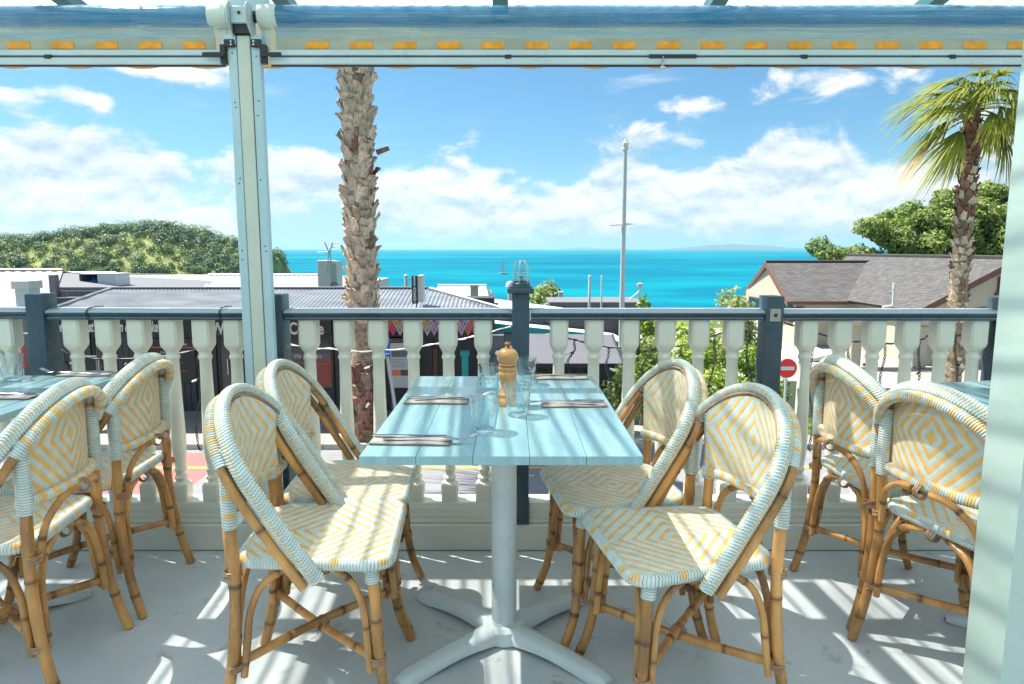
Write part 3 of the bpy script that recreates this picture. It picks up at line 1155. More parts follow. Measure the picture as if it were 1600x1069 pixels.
MB().span(L((px_x(606, YW, -1), 16.87, P(0, 533, YW).z)), L((px_x(640, YW, -1), 16.93, P(0, 525.5, YW).z))).build('name_board', 'concrete_pale', cafe)
# printed food poster board
po = empty('poster_board', (px_x(624, 16.4, -1.5), 16.4, ZF), 0, 'pale poster board with small food photos below the diamond banner', 'poster board')
pz = lambda y_: P(0, y_, 16.4).z - ZF
MB().span((-.22, 0, pz(606)), (.24, .04, pz(536))).build('panel', 'white_wall', po, bevel=.005)
for i in range(2):
    MB().span((-.19 + i * .21, -.006, pz(587)), (-.0 + i * .21, -.001, pz(578))).build('photo', 'orange_red' if i == 0 else 'trim_brown', po)
MB().span((-.19, -.006, pz(558)), (.21, -.001, pz(548))).build('photo', 'grey_wall', po)
for i in range(4):
    MB().span((-.19, -.006, pz(562.5 + i * 3.6)), (.19 - .05 * (i % 2), -.002, pz(561.8 + i * 3.6))).build('text_line', 'grey_wall', po)
MB().tube([(-.2, .02, 0), (-.2, .02, pz(600))], .02, 6).build('leg', 'grey_wall', po)
MB().tube([(.2, .02, 0), (.2, .02, pz(600))], .02, 6).build('leg', 'grey_wall', po)
# leaning white pole with blue street signs
sp = empty('street_sign', (px_x(617, 13.3, -2), 14.6, ZF), 0, 'white leaning street sign pole with two blue plates beside the palm trunk', 'street sign')
t0, t1 = P(617.5, 640, 14.6), P(603.5, 548, 14.6)
o0 = Vector((sp.location))
dirv = (t1 - t0).normalized()
b0 = t0 + dirv * ((ZF - t0.z) / dirv.z)
sp.location = b0
top_ = P(600.5, 525, 14.6) - b0
MB().tube([Vector((0, 0, 0)), top_], .04, 10).build('pole', 'white_metal', sp)
c1 = P(606, 536, 14.6) - b0
MB().box(c1 - Vector((.0, .06, .0)), (.085, .02, .26)).build('plate', 'sign_blue', sp, bevel=.003)
c2 = P(605.5, 552, 14.6) - b0
MB().box(c2 - Vector((.0, .06, .0)), (.13, .02, .13)).build('plate', 'sign_blue', sp, bevel=.003)
MB().box(c2 - Vector((.0, .073, .0)), (.09, .004, .022)).build('arrow', 'letter_white', sp)
# teal bollard post with cap
tp = empty('teal_post', (px_x(727, 16, -2), 16.0, ZF), 0, 'bright teal square post with a wider cap outside the cafe', 'post')
pz = lambda y_: P(0, y_, 16).z - ZF
MB().span((-.075, -.075, 0), (.075, .075, pz(556.5))).build('shaft', 'teal_paint', tp, bevel=.006)
MB().span((-.105, -.105, pz(556.5)), (.105, .105, pz(548))).build('cap', 'teal_paint', tp, bevel=.01)
# outdoor parasol seen folded under the banner
pu = empty('market_parasol', (px_x(742, 17.4, -1), 17.6, ZF), 0, 'cream market parasol half closed behind the teal post', 'parasol')
pz = lambda y_: P(0, y_, 17.6).z - ZF
MB().tube([(0, 0, 0), (0, 0, pz(528))], .03, 8).build('pole', 'trim_brown', pu)
MB().lathe([(.36, pz(541)), (.22, pz(533)), (.04, pz(528))], (0, 0, 0), 8, caps=False).build('canopy', 'concrete_pale', pu)
tb_ = empty('cafe_table', (px_x(712, 17, -2), 16.9, ZF), 0, 'small dark pavement table outside the cafe with the diamond banner', 'table')
MB().span((-.35, -.35, .72), (.35, .35, .76)).build('tabletop', 'trim_brown', tb_, bevel=.01)
for sx in (-.28, .28):
    for sy in (-.28, .28):
        MB().tube([(sx, sy, 0), (sx, sy, .72)], .02, 6).build('leg', 'fascia_black', tb_)

# ---- vertical RESTAURANT sign on the verandah roof
rs_ = P(651, 476, 15.7)
rsg = empty('restaurant_sign', rs_, 0, 'black and white upright box sign reading RESTAURANT above the verandah roof', 'sign')
h_ = P(0, 430.5, 15.7).z - rs_.z
x0, x1, x2 = px_x(643.5, 15.7, .2) - rs_.x, px_x(652.5, 15.7, .2) - rs_.x, px_x(664, 16.2, .2) - rs_.x
MB().span((x0, 0, .02), (x1, .05, h_ - .01)).build('face', 'fascia_black', rsg, bevel=.004)
MB().span((x1 + .002, .005, .05), (x2, .5, h_)).build('box', 'white_metal', rsg, bevel=.01)
for i, ch in enumerate('RESTAURANT'):
    text_part('lettering', ch, 'letter_white', rsg, ((x0 + x1) / 2, -.006, h_ - .055 - i * (h_ - .09) / 9.6), .092, bold=.003)
MB().tube([((x0 + x1) / 2 + .03, .06, .05), ((x0 + x1) / 2 + .03, .06, -.35)], .015, 6).build('bracket', 'grey_wall', rsg)


# ---- roofs beyond
def low_building(name, label, cat, px0, px1, ytop, yeave, Y0, Y1, roof, wall, hip0=0, hip1=0, ribs=True, rise_px=None):
    """building whose near roof slope is seen between its eave (Y0) and ridge (Y1)"""
    ze_, zt_ = P(0, yeave, Y0).z, P(0, ytop, Y1).z
    xa, xb = px_x(px0, Y0, ze_), px_x(px1, Y0, ze_)
    b = empty(name, ((xa + xb) / 2, Y0, ground_z(0, Y0)), 0, label, cat)
    o = Vector(b.location)
    xr0_, xr1_ = px_x(px0 + hip0, Y1, zt_), px_x(px1 + hip1, Y1, zt_)
    m = MB()
    A, B_, C_, D_ = Vector((xa, Y0, ze_)) - o, Vector((xb, Y0, ze_)) - o, Vector((xr1_, Y1, zt_)) - o, Vector((xr0_, Y1, zt_)) - o
    n = int((xb - xa) / .06) if ribs else 1
    n = min(n, 500)
    base = 0
    for t, (p0, p1) in enumerate(((A, B_), (D_, C_))):
        for i in range(n + 1):
            q = p0.lerp(p1, i / n)
            m.v.append(tuple(q + Vector((0, 0, .02 * math.sin(i * math.pi / 2) if ribs else 0))))
            m.c.append(0)
    for i in range(n):
        m.f.append((i, i + 1, n + 2 + i, n + 1 + i))
        m.m.append(0)
    back = [C_ + Vector((0, (Y1 - Y0) * .8, ze_ - zt_)), D_ + Vector((0, (Y1 - Y0) * .8, ze_ - zt_))]
    m.add([D_, C_, back[0], back[1]], [(0, 1, 2, 3)])
    m.build('roof', roof, b, fix=False)
    w_ = MB()
    w_.span((A.x + .2, .15, 0), (B_.x - .2, (Y1 - Y0) * 1.7, ze_ - o.z - .04))
    w_.add([Vector((A.x + .2, .15, ze_ - o.z - .04)), Vector((A.x + .2, (Y1 - Y0) * 1.7, ze_ - o.z - .04)), Vector((D_.x + .1, Y1 - Y0, D_.z - .06))], [(0, 1, 2)])
    w_.add([Vector((B_.x - .2, .15, ze_ - o.z - .04)), Vector((B_.x - .2, (Y1 - Y0) * 1.7, ze_ - o.z - .04)), Vector((C_.x - .1, Y1 - Y0, C_.z - .06))], [(0, 1, 2)])
    w_.build('wall', wall, b)
    MB().tube([A + Vector((0, -.04, -.05)), B_ + Vector((0, -.04, -.05))], .07, 6).build('gutter', 'white_metal', b)
    MB().tube([D_ + Vector((0, 0, .04)), C_ + Vector((0, 0, .04))], .09, 6).build('ridge_cap', roof, b)
    return b


low_building('warehouse', 'low building with weathered pale corrugated roof behind the left newel post', 'building', -160, 78, 424, 482, 21, 31, 'iron_pale', 'grey_wall', -60, 20)
low_building('warehouse', 'wide low building with pale cream roof running behind the rooftop unit', 'building', 84, 222, 428, 450, 30, 40, 'iron_pale', 'cream_wall', 8, -40)
low_building('storage_shed', 'dark grey flat shed at the water side below the headland', 'building', 178, 250, 436, 449, 44, 54, 'grey_wall', 'grey_wall', 4, -26, ribs=False)
low_building('boat_shed', 'white ribbed roof building left of the palm trunk', 'building', 300, 506, 431, 458, 30, 40, 'white_metal', 'white_wall', 26, -8)
low_building('beach_house', 'white flat-roofed building between the restaurant sign and the lamp post', 'building', 664, 766, 447.5, 476, 34, 41, 'white_metal', 'white_wall', 20, -6, ribs=False)
# duct, rooftop unit, cabinet, vents and chimneys
def roof_thing(name, label, cat, px0, px1, y0, y1, Y, m='white_metal', depth=.8, topw=0.0):
    a = P(px0, y1, Y)
    b = P(px1, y0, Y)
    o = empty(name, ((a.x + b.x) / 2, Y, a.z), 0, label, cat)
    w_ = (b.x - a.x) / 2
    h = b.z - a.z
    return o, w_, h


o, w_, h = roof_thing('roof_duct', 'square pale metal roof duct with wider cowl behind the left newel', 'roof duct', 22, 47, 439, 476, 21, depth=.5)
MB().span((-w_ * .8, 0, -.4), (w_ * .8, .5, h * .66)).build('shaft', 'bracket_grey', o, bevel=.01)
MB().span((-w_, -.06, h * .66), (w_, .56, h)).build('cowl', 'white_metal', o, bevel=.01)
o, w_, h = roof_thing('rooftop_unit', 'open-sided grey and white air conditioner unit on the left roof', 'air conditioner', 125, 180, 427.5, 449, 29)
MB().span((-w_ * .02, 0, -.4), (w_, 1.1, h * .93)).build('casing', 'white_metal', o, bevel=.02)
MB().span((-w_, 0, h * .93), (w_, 1.2, h)).build('lid', 'white_metal', o, bevel=.01)
MB().span((-w_, .95, -.4), (-w_ * .06, 1.05, h * .93)).build('back_panel', 'fascia_black', o)
MB().span((-w_, 0, -.4), (-w_ * .95, .9, h * .93)).build('side_panel', 'grey_wall', o)
MB().lathe([(.16, 0), (.22, .1), (.22, .3), (.1, .4)], (-w_ * .5, .45, -.05), 12).build('fan', 'sign_blue', o)
o, w_, h = roof_thing('stair_cabinet', 'tall white louvred roof cabinet just left of the palm trunk', 'cabinet', 497, 526, 407, 452, 28)
MB().span((-w_, 0, -.5), (w_ * .35, 1.0, h)).build('body', 'white_wall', o, bevel=.015)
MB().span((w_ * .36, .02, -.5), (w_ * .95, .98, h * .97)).build('louvre_panel', 'bracket_grey', o)
for i in range(12):
    MB().span((w_ * .38, -.02, h * (.05 + .075 * i)), (w_ * .93, .015, h * (.05 + .075 * i) + .03)).build('louvre', 'white_metal', o)
MB().tube(spline([(w_ * .3, -.03, .1), (w_ * .6, -.1, .25), (w_ * 1.2, -.05, .2)], 5), .025, 6).build('pipe', 'grey_wall', o)
o, w_, h = roof_thing('tv_mast', 'thin pale television aerial mast above the white cabinet', 'aerial', 500, 531, 379, 407, 28)
MB().tube([(.05, 0, -.5), (0, 0, h * .5), (.12, 0, h)], .03, 6).build('mast', 'bracket_grey', o)
MB().tube([(-.15, 0, -.5), (-.05, 0, h * .5), (-.2, 0, h)], .03, 6).build('mast', 'bracket_grey', o)
for i, (a, b, z) in enumerate(((-w_ * .9, w_ * 1.1, h * .93), (-w_ * .2, w_ * .7, h * .72), (-w_ * 1.2, w_ * .2, h * .45))):
    MB().tube([(a, 0, z), (b, .0, z + .03)], .018, 5).build('bar', 'white_metal', o)
for (pa, pb, ya, yb, Y, nm, lb) in ((735, 747, 445, 470, 33, 'chimney', 'square cream chimney on the white flat roof'),
                                    (632, 637, 432, 452, 27, 'roof_vent', 'small white pipe vent just left of the restaurant sign'),
                                    (918.5, 923.5, 432, 482, 25, 'flue_pipe', 'thicker white flue pipe rising from the dark flat roof'),
                                    (938, 941.5, 432, 486, 24, 'flue_pipe', 'thinner white flue pipe nearest the lamp pole'),
                                    (873, 880, 456, 471, 29, 'chimney', 'short white block chimney behind the palm tuft')):
    o, w_, h = roof_thing(nm, lb, 'chimney' if nm == 'chimney' else 'pipe', pa, pb, ya, yb, Y)
    if nm == 'chimney':
        MB().span((-w_, 0, -.6), (w_, 2 * w_, h * .9)).build('stack', 'cream_wall' if pa < 800 else 'white_wall', o, bevel=.01)
        MB().span((-w_ * 1.15, -.03, h * .9), (w_ * 1.15, 2 * w_ + .03, h)).build('cap', 'white_wall', o, bevel=.01)
    else:
        MB().lathe([(w_, -.8), (w_, h * .95), (w_ * .9, h)], (0, 0, 0), 12).build('shaft', 'white_metal', o)
        MB().lathe([(w_ * 1.1, 0), (w_ * 1.1, .06), (w_ * .5, .1)], (0, 0, h * .96), 12).build('cap', 'white_metal', o)
o, w_, h = roof_thing('roof_ventilator', 'white domed roof ventilator half hidden by the caged lamp', 'ventilator', 790, 804, 439, 449, 27)
MB().lathe([(w_ * .5, -.7), (w_ * .5, 0), (w_, .02), (w_ * .95, h * .5), (w_ * .55, h * .9), (.01, h)], (0, 0, 0), 16).build('dome', 'white_metal', o)

# flat dark building right of centre
xa, xb = px_x(872, 26, 0), px_x(1003, 26, 0)
fl = empty('flat_roof_building', (xa, 26, ground_z(0, 26)), 0, 'flat dark-roofed building beyond the terrace awning', 'building')
O = Vector(fl.location)
zt_ = P(0, 470.5, 26).z
MB().span(L((xa, 26, O.z)), L((xb - .2, 28, zt_ - .38))).build('wall', 'grey_wall', fl)
MB().span(L((xa - .3, 25.7, zt_ - .38)), L((xb, 28.1, zt_ - .2))).build('soffit', 'fascia_black', fl)
MB().span(L((xa - .35, 25.6, zt_ - .2)), L((xb + .05, 28.2, zt_))).build('roof', 'grey_wall', fl, bevel=.02)
mk = empty('rooftop_mast', P(999, 478, 27), 0, 'white rooftop mast with a diagonal stay right of the lamp pole', 'mast')
hm = P(0, 447, 27).z - mk.location.z
MB().tube([(0, 0, -.3), (0, 0, hm)], .05, 8).build('pole', 'white_metal', mk)
MB().tube([(-.62, 0, .05), (-.05, 0, hm * .7)], .025, 6).build('stay', 'white_metal', mk)
MB().tube([(-.25, 0, .05), (-.02, 0, hm * .45)], .02, 6).build('stay', 'white_metal', mk)
MB().lathe([(.03, 0), (.12, .06), (.12, .14), (.02, .18)], (0, 0, hm - .05), 10).build('head', 'cream_wall', mk)

# terrace awnings
aw = empty('terrace_awning', (px_x(870, 18, -1), 18, ZF), 0, 'white sloping roof with teal edge and large grey drop awning over a terrace', 'awning')
O = Vector(aw.location)
m = MB()
ptsw = [P(765, 466, 25), P(880, 481, 25), P(985, 535, 17.6), P(770, 513, 17.6)]
m.add([L(p) for p in ptsw] + [L(p) - Vector((0, 0, .05)) for p in ptsw], [(0, 1, 2, 3), (7, 6, 5, 4), (0, 4, 5, 1), (1, 5, 6, 2), (2, 6, 7, 3), (3, 7, 4, 0)])
m.build('roof', 'awning_white', aw)
te = MB()
pts_ = [P(768, 505, 17.5), P(860, 515, 17.5), P(925, 521.5, 17.5), P(925, 523.5, 17.5), P(860, 521.5, 17.5), P(768, 519, 17.5)]
te.prism([L(p) for p in pts_], (0, .06, 0))
te.build('edge_trim', 'teal_paint', aw)
dr = MB()
pts_ = [P(788, 521, 17.4), P(957, 523, 17.4), P(972, 568, 15.9), P(766, 568, 15.9)]
dr.add([L(p) for p in pts_] + [L(p) - Vector((0, -.02, .03)) for p in pts_], [(0, 1, 2, 3), (7, 6, 5, 4), (0, 4, 5, 1), (1, 5, 6, 2), (2, 6, 7, 3), (3, 7, 4, 0)])
dr.build('canopy', 'awning_grey', aw)
vl = MB()
pts_ = [P(766, 568.5, 15.9), P(972, 568.5, 15.9), P(972, 575, 15.9), P(766, 575, 15.9)]
vl.prism([L(p) for p in pts_], (0, .02, 0))
vl.build('valance', 'fascia_black', aw)
ar = MB()
ar.tube([L(P(957, 523, 17.35)), L(P(974, 570, 15.85))], .03, 6)
ar.build('arm', 'fascia_black', aw)
for px in (772, 840, 905, 968):
    a = P(px, 576, 15.95)
    MB().span(L((a.x - .04, 15.95, ZF)), L((a.x + .04, 16.03, a.z - .005))).build('post', 'fascia_black', aw)
bw = MB()
bw.span(L((px_x(770, 19, -2), 19.2, ZF)), L((px_x(990, 19, -2), 19.35, -.6)))
bw.build('back_wall', 'shop_dark', aw)
for px in (850, 895, 935):
    x = px_x(px, 19, -2)
    MB().span(L((x - .25, 19.12, ZF + .9)), L((x + .25, 19.18, ZF + 1.7))).build('window', 'window_dark', aw)
MB().span(L((px_x(766, 18, -2), 16.6, ZF)), L((px_x(788, 18, -2), 19.2, P(0, 521, 17).z))).build('side_wall', 'grey_wall', aw)
# black floodlight on bracket below handrail right of centre post
# dark drainpipe post and trees by the lamp pole
dp = empty('drain_post', (px_x(997.5, 17.2, -1), 17.2, ZF), 0, 'thin black upright post between the lamp pole and the garden', 'post')
MB().span((-.04, -.04, 0), (.04, .04, P(0, 490, 17.2).z - ZF)).build('shaft', 'fascia_black', dp)
MB().span((-.06, -.06, P(0, 490, 17.2).z - ZF), (.06, .06, P(0, 489, 17.2).z - ZF + .02)).build('cap', 'fascia_black', dp)

# lamp pole
YP = 16.6
lp = empty('street_lamp', (px_x(972, YP, 0), YP, ZF), 0, 'tall slim grey lamp pole with a small lantern and short crossbar against the sea', 'street lamp')
O = Vector(lp.location)
topz = P(0, 232, YP).z
MB().tube([(0, 0, 0), (0, 0, topz - O.z)], [.075, .045], 12).build('pole', 'bracket_grey', lp)
MB().lathe([(.05, 0), (.075, .03), (.075, .05), (.05, .07)], (0, 0, topz - O.z - .06), 12).build('collar', 'bracket_grey', lp)
MB().lathe([(.065, 0), (.075, .12), (.06, .14), (.02, .20), (.012, .24)], (0, 0, topz - O.z), 12).build('lantern', 'cap_cream', lp)
zc = P(0, 351, YP).z - O.z
MB().tube([(px_x(953, YP, 2) - O.x, 0, zc - .02), (px_x(989, YP, 2) - O.x, 0, zc + .02)], .018, 8).build('crossbar', 'white_metal', lp)
MB().lathe([(.065, -.05), (.065, .05)], (0, 0, zc), 12).build('clamp', 'white_metal', lp)

# ================================================================== cream house on the right
house = empty('house', (15, 29, ZF - .06), 0, 'large cream house with dark grey shingle gable roofs on the right', 'house')
O = Vector(house.location)


def roof_slope(name, a, b, c, d, th=.10):
    """a-b eave, c-d ridge"""
    a, b, c, d = (L(p) for p in (a, b, c, d))
    me = bpy.data.meshes.new(name)
    nrm = (b - a).cross(d - a).normalized()
    if nrm.z < 0:
        nrm = -nrm
    lo = [p - nrm * th for p in (a, b, c, d)]
    me.from_pydata([tuple(p) for p in (a, b, c, d)] + [tuple(p) for p in lo], [], [(0, 1, 2, 3), (7, 6, 5, 4), (0, 4, 5, 1), (1, 5, 6, 2), (2, 6, 7, 3), (3, 7, 4, 0)])
    me.materials.append(MATS['shingle'])
    uv = me.uv_layers.new(name='UVMap')
    ex = (b - a).normalized()
    ey = nrm.cross(ex)
    for lp_ in me.loops:
        co = me.vertices[lp_.vertex_index].co
        uv.data[lp_.index].uv = ((co - a).dot(ex), (co - a).dot(ey))
    bm = bmesh.new()
    bm.from_mesh(me)
    bmesh.ops.recalc_face_normals(bm, faces=bm.faces)
    bm.to_mesh(me)
    bm.free()
    o = bpy.data.objects.new(name, me)
    COL.objects.link(o)
    o.parent = house
    return o


zR1, zE1 = .60, -.98
roof_slope('roof', (11.75, 28.9, zE1), (20, 28.9, zE1), (20, 33, zR1), (12.25, 33, zR1))
roof_slope('roof', (12.75, 37.2, zE1), (20, 37.2, zE1), (20, 33.02, zR1), (12.25, 33.02, zR1))
zR2, zE2 = .90, -.93
roof_slope('roof', (14.25, 23.9, zE2), (14.25, 33.5, zE2), (17.55, 36.0, zR2), (17.55, 23.9, zR2))
roof_slope('roof', (20.85, 23.9, zE2), (20.85, 36, zE2), (17.57, 36.0, zR2), (17.57, 23.9, zR2))
zb = ZF - .06
w1 = MB()
w1.prism([L((12.25, 29.35, zb)), L((12.6, 36.8, zb)), L((12.6, 36.8, zE1)), L((12.35, 33, zR1 - .14)), L((12.25, 29.35, zE1 - .02))], (7.0, 0, 0))
w1.build('wall', 'cream_wall', house)
w2 = MB()
w2.prism([L((14.65, 24.25, zb)), L((20.4, 24.25, zb)), L((20.4, 24.25, zE2 + .1)), L((17.55, 24.25, zR2 - .16)), L((14.65, 24.25, zE2 + .1))], (0, 10, 0))
w2.build('wall', 'cream_wall', house)
# barge boards and gutters
def board(pa, pb, h=.22, t=.05, m='trim_brown', name='barge_board'):
    pa, pb = L(pa), L(pb)
    d = (pb - pa)
    side = Vector((-d.y, d.x, 0))
    side = side.normalized() * t if side.length > 1e-6 else Vector((t, 0, 0))
    if abs(d.x) < 1e-6:
        side = Vector((t, 0, 0))
    mbb = MB()
    mbb.prism([pa, pb, pb - Vector((0, 0, h)), pa - Vector((0, 0, h))], side)
    return mbb.build(name, m, house)


board((11.72, 28.88, zE1 + .01), (12.22, 33.0, zR1 + .02), .26)
board((12.22, 33.02, zR1 + .02), (12.72, 37.2, zE1 + .01), .26)
board((11.75, 28.85, zE1 + .02), (14.3, 28.85, zE1 + .02), .14, .06, name='gutter')
board((14.2, 23.86, zE2 + .01), (17.55, 23.86, zR2 + .02), .24)
board((17.56, 23.86, zR2 + .02), (20.9, 23.86, zE2 + .01), .24)
MB().tube([L((12.2, 33.01, zR1 + .03)), L((17.2, 33.01, zR1 + .03))], .08, 6).build('ridge_cap', 'shingle', house)
MB().tube([L((17.56, 23.9, zR2 + .03)), L((17.56, 36, zR2 + .03))], .08, 6).build('ridge_cap', 'shingle', house)


def hwin(x0, x1, z0, z1, y, arch=0.0, m='window_dark', name='window', side=False, sill=True, frame='trim_brown'):
    n = 8
    pts = [(x0, z0), (x1, z0)] + ([(x1 - (x1 - x0) * i / n, z1 + arch * math.sin(math.pi * i / n)) for i in range(n + 1)] if arch else [(x1, z1), (x0, z1)])
    if side:
        f = MB().prism([L((y, a, b)) for a, b in pts], (-.05, 0, 0)).build(name, frame, house)
    else:
        f = MB().prism([L((a, y, b)) for a, b in pts], (0, -.05, 0)).build(name, frame, house)
    cx_, cz_ = (x0 + x1) / 2, (z0 + z1) / 2
    pin = [(cx_ + (a - cx_) * .88, cz_ + (b - cz_) * .88) for a, b in pts]
    if m:
        if side:
            MB().prism([L((y - .052, a, b)) for a, b in pin], (-.01, 0, 0)).build('pane', m, f)
        else:
            MB().prism([L((a, y - .052, b)) for a, b in pin], (0, -.01, 0)).build('pane', m, f)
    if sill:
        if side:
            MB().span(L((y - .09, x0 - .06, z0 - .08)), L((y, x1 + .06, z0 - .005))).build('sill', frame, f)
        else:
            MB().span(L((x0 - .08, y - .1, z0 - .08)), L((x1 + .08, y, z0 - .005))).build('sill', frame, f)
    return f


q = lambda px, Y, z=0: px_x(px, Y, z)
hwin(q(1560, 24.2, 0), q(1572.5, 24.2, 0), P(0, 458, 24.2).z, P(0, 433, 24.2).z, 24.24, m='door_brown', name='shutter_window')
hwin(q(1512, 24.2, -1), q(1562, 24.2, -1), P(0, 541, 24.2).z, P(0, 490, 24.2).z, 24.24, arch=.22)
hwin(q(1236, 29.3, -1), q(1257, 29.3, -1), P(0, 500, 29.3).z, P(0, 480, 29.3).z, 29.32)
hwin(q(1300, 29.3, -1), q(1316, 29.3, -1), P(0, 605, 29.3).z + .4, P(0, 566, 29.3).z, 29.32, sill=False)
hwin(29.7, 30.8, -1.9, -1.15, 12.29, side=True, m='window_glass')
hwin(34.0, 35.6, -1.9, -1.2, 12.4, side=True, m='window_dark')
hwin(q(1346, 24.2, -2), q(1356, 24.2, -2) + .3, zb + .02, P(0, 566, 24.2).z, 24.0, m='door_brown', name='door', sill=False)
# porch: pillars, flat canopy
for (pa, pb, ya, Y) in ((1331, 1347, 508, 23.6), (1436, 1450, 510, 23.6)):
    MB().span(L((q(pa, Y, -2), Y, zb)), L((q(pb, Y, -2), Y + .4, P(0, ya, Y).z))).build('pillar', 'cream_wall', house, bevel=.02)
MB().span(L((q(1325, 23.5, -1), 23.4, P(0, 508, 23.5).z)), L((q(1455, 23.5, -1), 24.24, P(0, 500, 23.5).z))).build('porch_beam', 'cream_wall', house, bevel=.02)
MB().prism([L(P(1232, 569, 25)), L(P(1300, 553, 25)), L(P(1300, 559, 25)), L(P(1232, 574, 25))], (0, 2.0, .1)).build('canopy', 'awning_white', house)
MB().tube([L((q(1349, 23.8, -1), 23.3, zb)), L((q(1349, 23.8, -1), 23.3, P(0, 505, 23.3).z))], .05, 8).build('downpipe', 'fascia_black', house)
vp = empty('vent_pipe', P(1395, 478, 23.4), 0, 'white bent vent pipe at the front corner of the cream house roof', 'pipe')
MB().tube(spline([(-.35, 0, -.05), (-.05, 0, 0), (0, 0, .08), (0, 0, .72)], 4), .045, 8).build('pipe', 'white_metal', vp)
MB().lathe([(.06, .0), (.06, .2)], (0, 0, .58), 10).build('cap', 'white_metal', vp)
# low garden wall and no entry sign
gw = empty('garden_wall', (q(1204, 16.4, -2), 16.4, ZF), 0, 'low cream rendered garden wall behind the no entry sign', 'wall')
tz_ = P(0, 597, 16.4).z - ZF
MB().span((0, 0, -.02), (1.25, .18, tz_)).build('panel', 'cream_wall', gw)
MB().span((1.252, .02, -.02), (6.2, .18, tz_ - .18)).build('panel', 'cream_wall', gw)
MB().span((-.03, -.03, tz_ + .001), (1.28, .21, tz_ + .05)).build('coping', 'white_wall', gw, bevel=.01)
MB().span((1.285, -.01, tz_ - .179), (6.23, .21, tz_ - .13)).build('coping', 'white_wall', gw, bevel=.01)
ne = empty('no_entry_sign', (q(1228, 15.4, -2), 15.4, ZF), 0, 'round red no entry sign with a white bar, right of the slate post', 'road sign')
zc = P(0, 575.5, 15.4).z - ZF
MB().tube([(0, .04, 0), (0, .04, zc + .15)], .03, 10).build('pole', 'bracket_grey', ne)
MB().lathe([(.215, -.01), (.222, 0), (.215, .012)], (0, 0, zc), 32, axis='y').build('disc', 'sign_red', ne)
MB().span((-.155, -.022, zc - .04), (.155, -.012, zc + .04)).build('bar', 'letter_white', ne)
text_part('lettering', 'NO ENTRY', 'bracket_grey', ne, (0, -.024, zc), .055)
MB().lathe([(.232, -.006), (.232, .006)], (0, .012, zc), 32, axis='y').build('rim', 'letter_white', ne)

# parked car at far right
car = empty('parked_car', (px_x(1600, 12.6, -2), 12.4, ZS), R(0), 'white parked hatchback partly hidden by the right-hand table', 'car')
cb = MB()
prof = [(-2.0, .45), (-2.02, .8), (-1.75, .95), (-1.05, 1.02), (-.55, 1.45), (.9, 1.48), (1.6, 1.1), (1.98, .95), (2.0, .45)]
cb.rings([[Vector((x, y, z)) for x, z in prof] for y in (-.82, .82)])
cb.build('body', 'car_white', car, bevel=.06, seg=3)
for sy in (-.84, .83):
    MB().prism([(-.95, sy, 1.02), (-.5, sy, 1.36), (.1, sy, 1.39), (.1, sy, 1.02)], (0, .012, 0)).build('window', 'window_dark', car)
    MB().prism([(.18, sy, 1.02), (.18, sy, 1.39), (.8, sy, 1.39), (1.35, sy, 1.06)], (0, .012, 0)).build('window', 'window_dark', car)
for sx in (-1.25, 1.25):
    for sy in (-.84, .66):
        wl = MB().lathe([(.22, 0), (.31, .0), (.33, .04), (.33, .14), (.31, .18), (.22, .18)], (sx, sy, .33), 20, axis='y').build('wheel', 'rubber', car)
        MB().lathe([(.05, .0), (.21, .02), (.21, .16), (.05, .17)], (sx, sy, .33), 16, axis='y').build('rim', 'steel', wl)
MB().box((-1.98, -.55, .78), (.1, .3, .14)).build('headlight', 'lamp_glass', car, bevel=.02)
MB().box((-1.98, .55, .78), (.1, .3, .14)).build('headlight', 'lamp_glass', car, bevel=.02)

# ================================================================== trees and shrubs
tr = empty('pohutukawa_tree', (27.5, 44, ground_z(0, 44)), 0, 'broad spreading dark green tree behind the cream house', 'tree')
blobs = []
rs = np.random.RandomState(11)
for (px, py, r, Y) in [(1300, 398, 1.5, 42), (1330, 385, 1.5, 43), (1365, 362, 1.7, 43), (1392, 350, 1.5, 44), (1430, 372, 1.8, 43), (1440, 340, 1.7, 44), (1475, 318, 1.8, 44), (1468, 362, 2.0, 43),
                       (1510, 305, 1.7, 45), (1530, 340, 2.0, 44), (1555, 300, 1.6, 45), (1568, 330, 2.0, 44), (1560, 372, 2.2, 43), (1510, 380, 2.0, 43), (1400, 388, 1.8, 42),
                       (1600, 350, 2.4, 44), (1640, 330, 2.6, 45), (1680, 370, 3, 44), (1350, 400, 1.6, 42), (1585, 395, 2.2, 43), (1450, 398, 2.0, 42), (1630, 400, 2.5, 43)]:
    p = P(px, py, Y)
    for k_ in range(3):
        blobs.append((p.x - 27.5 + rs.uniform(-1, 1) * r * .55, Y - 44 + rs.uniform(-1, 1), p.z - tr.location.z + rs.uniform(-.6, .5) * r * .7, r * .50, r * .5, r * .36))
foliage('crown', 'leaf_tree', tr, blobs, 270, .14, 21, .6, .28)
limbs(tr, (0, 0, 0), [(b[0], b[1], b[2]) for b in blobs[::3]], .42)


def shrub(name, label, cat, px, py, Y, spread, hgt, m, seed, n=9, dens=260, size=.09, group=None, tint=.5, base=None):
    p = P(px, py, Y)
    zb_ = ZF if base is None else base
    o_ = empty(name, (p.x, Y, zb_), 0, label, cat, group)
    top = p.z - zb_
    rs_ = np.random.RandomState(seed)
    bl = []
    for i in range(n):
        t = (i + .5) / n
        a = rs_.rand() * 6.28
        rr = spread * (.25 + .45 * rs_.rand())
        z = top - hgt * t * .92
        bl.append((math.cos(a) * rr * min(1, .35 + t), math.sin(a) * rr * .7 * min(1, .35 + t), z - .1, spread * .42, spread * .4, hgt / n * 1.3 + .12))
    foliage('foliage', m, o_, bl, dens, size, seed, tint, .25)
    limbs(o_, (0, 0, 0), [(b[0], b[1], b[2]) for b in bl[::2]], .05 + spread * .03, name='stem')
    return o_


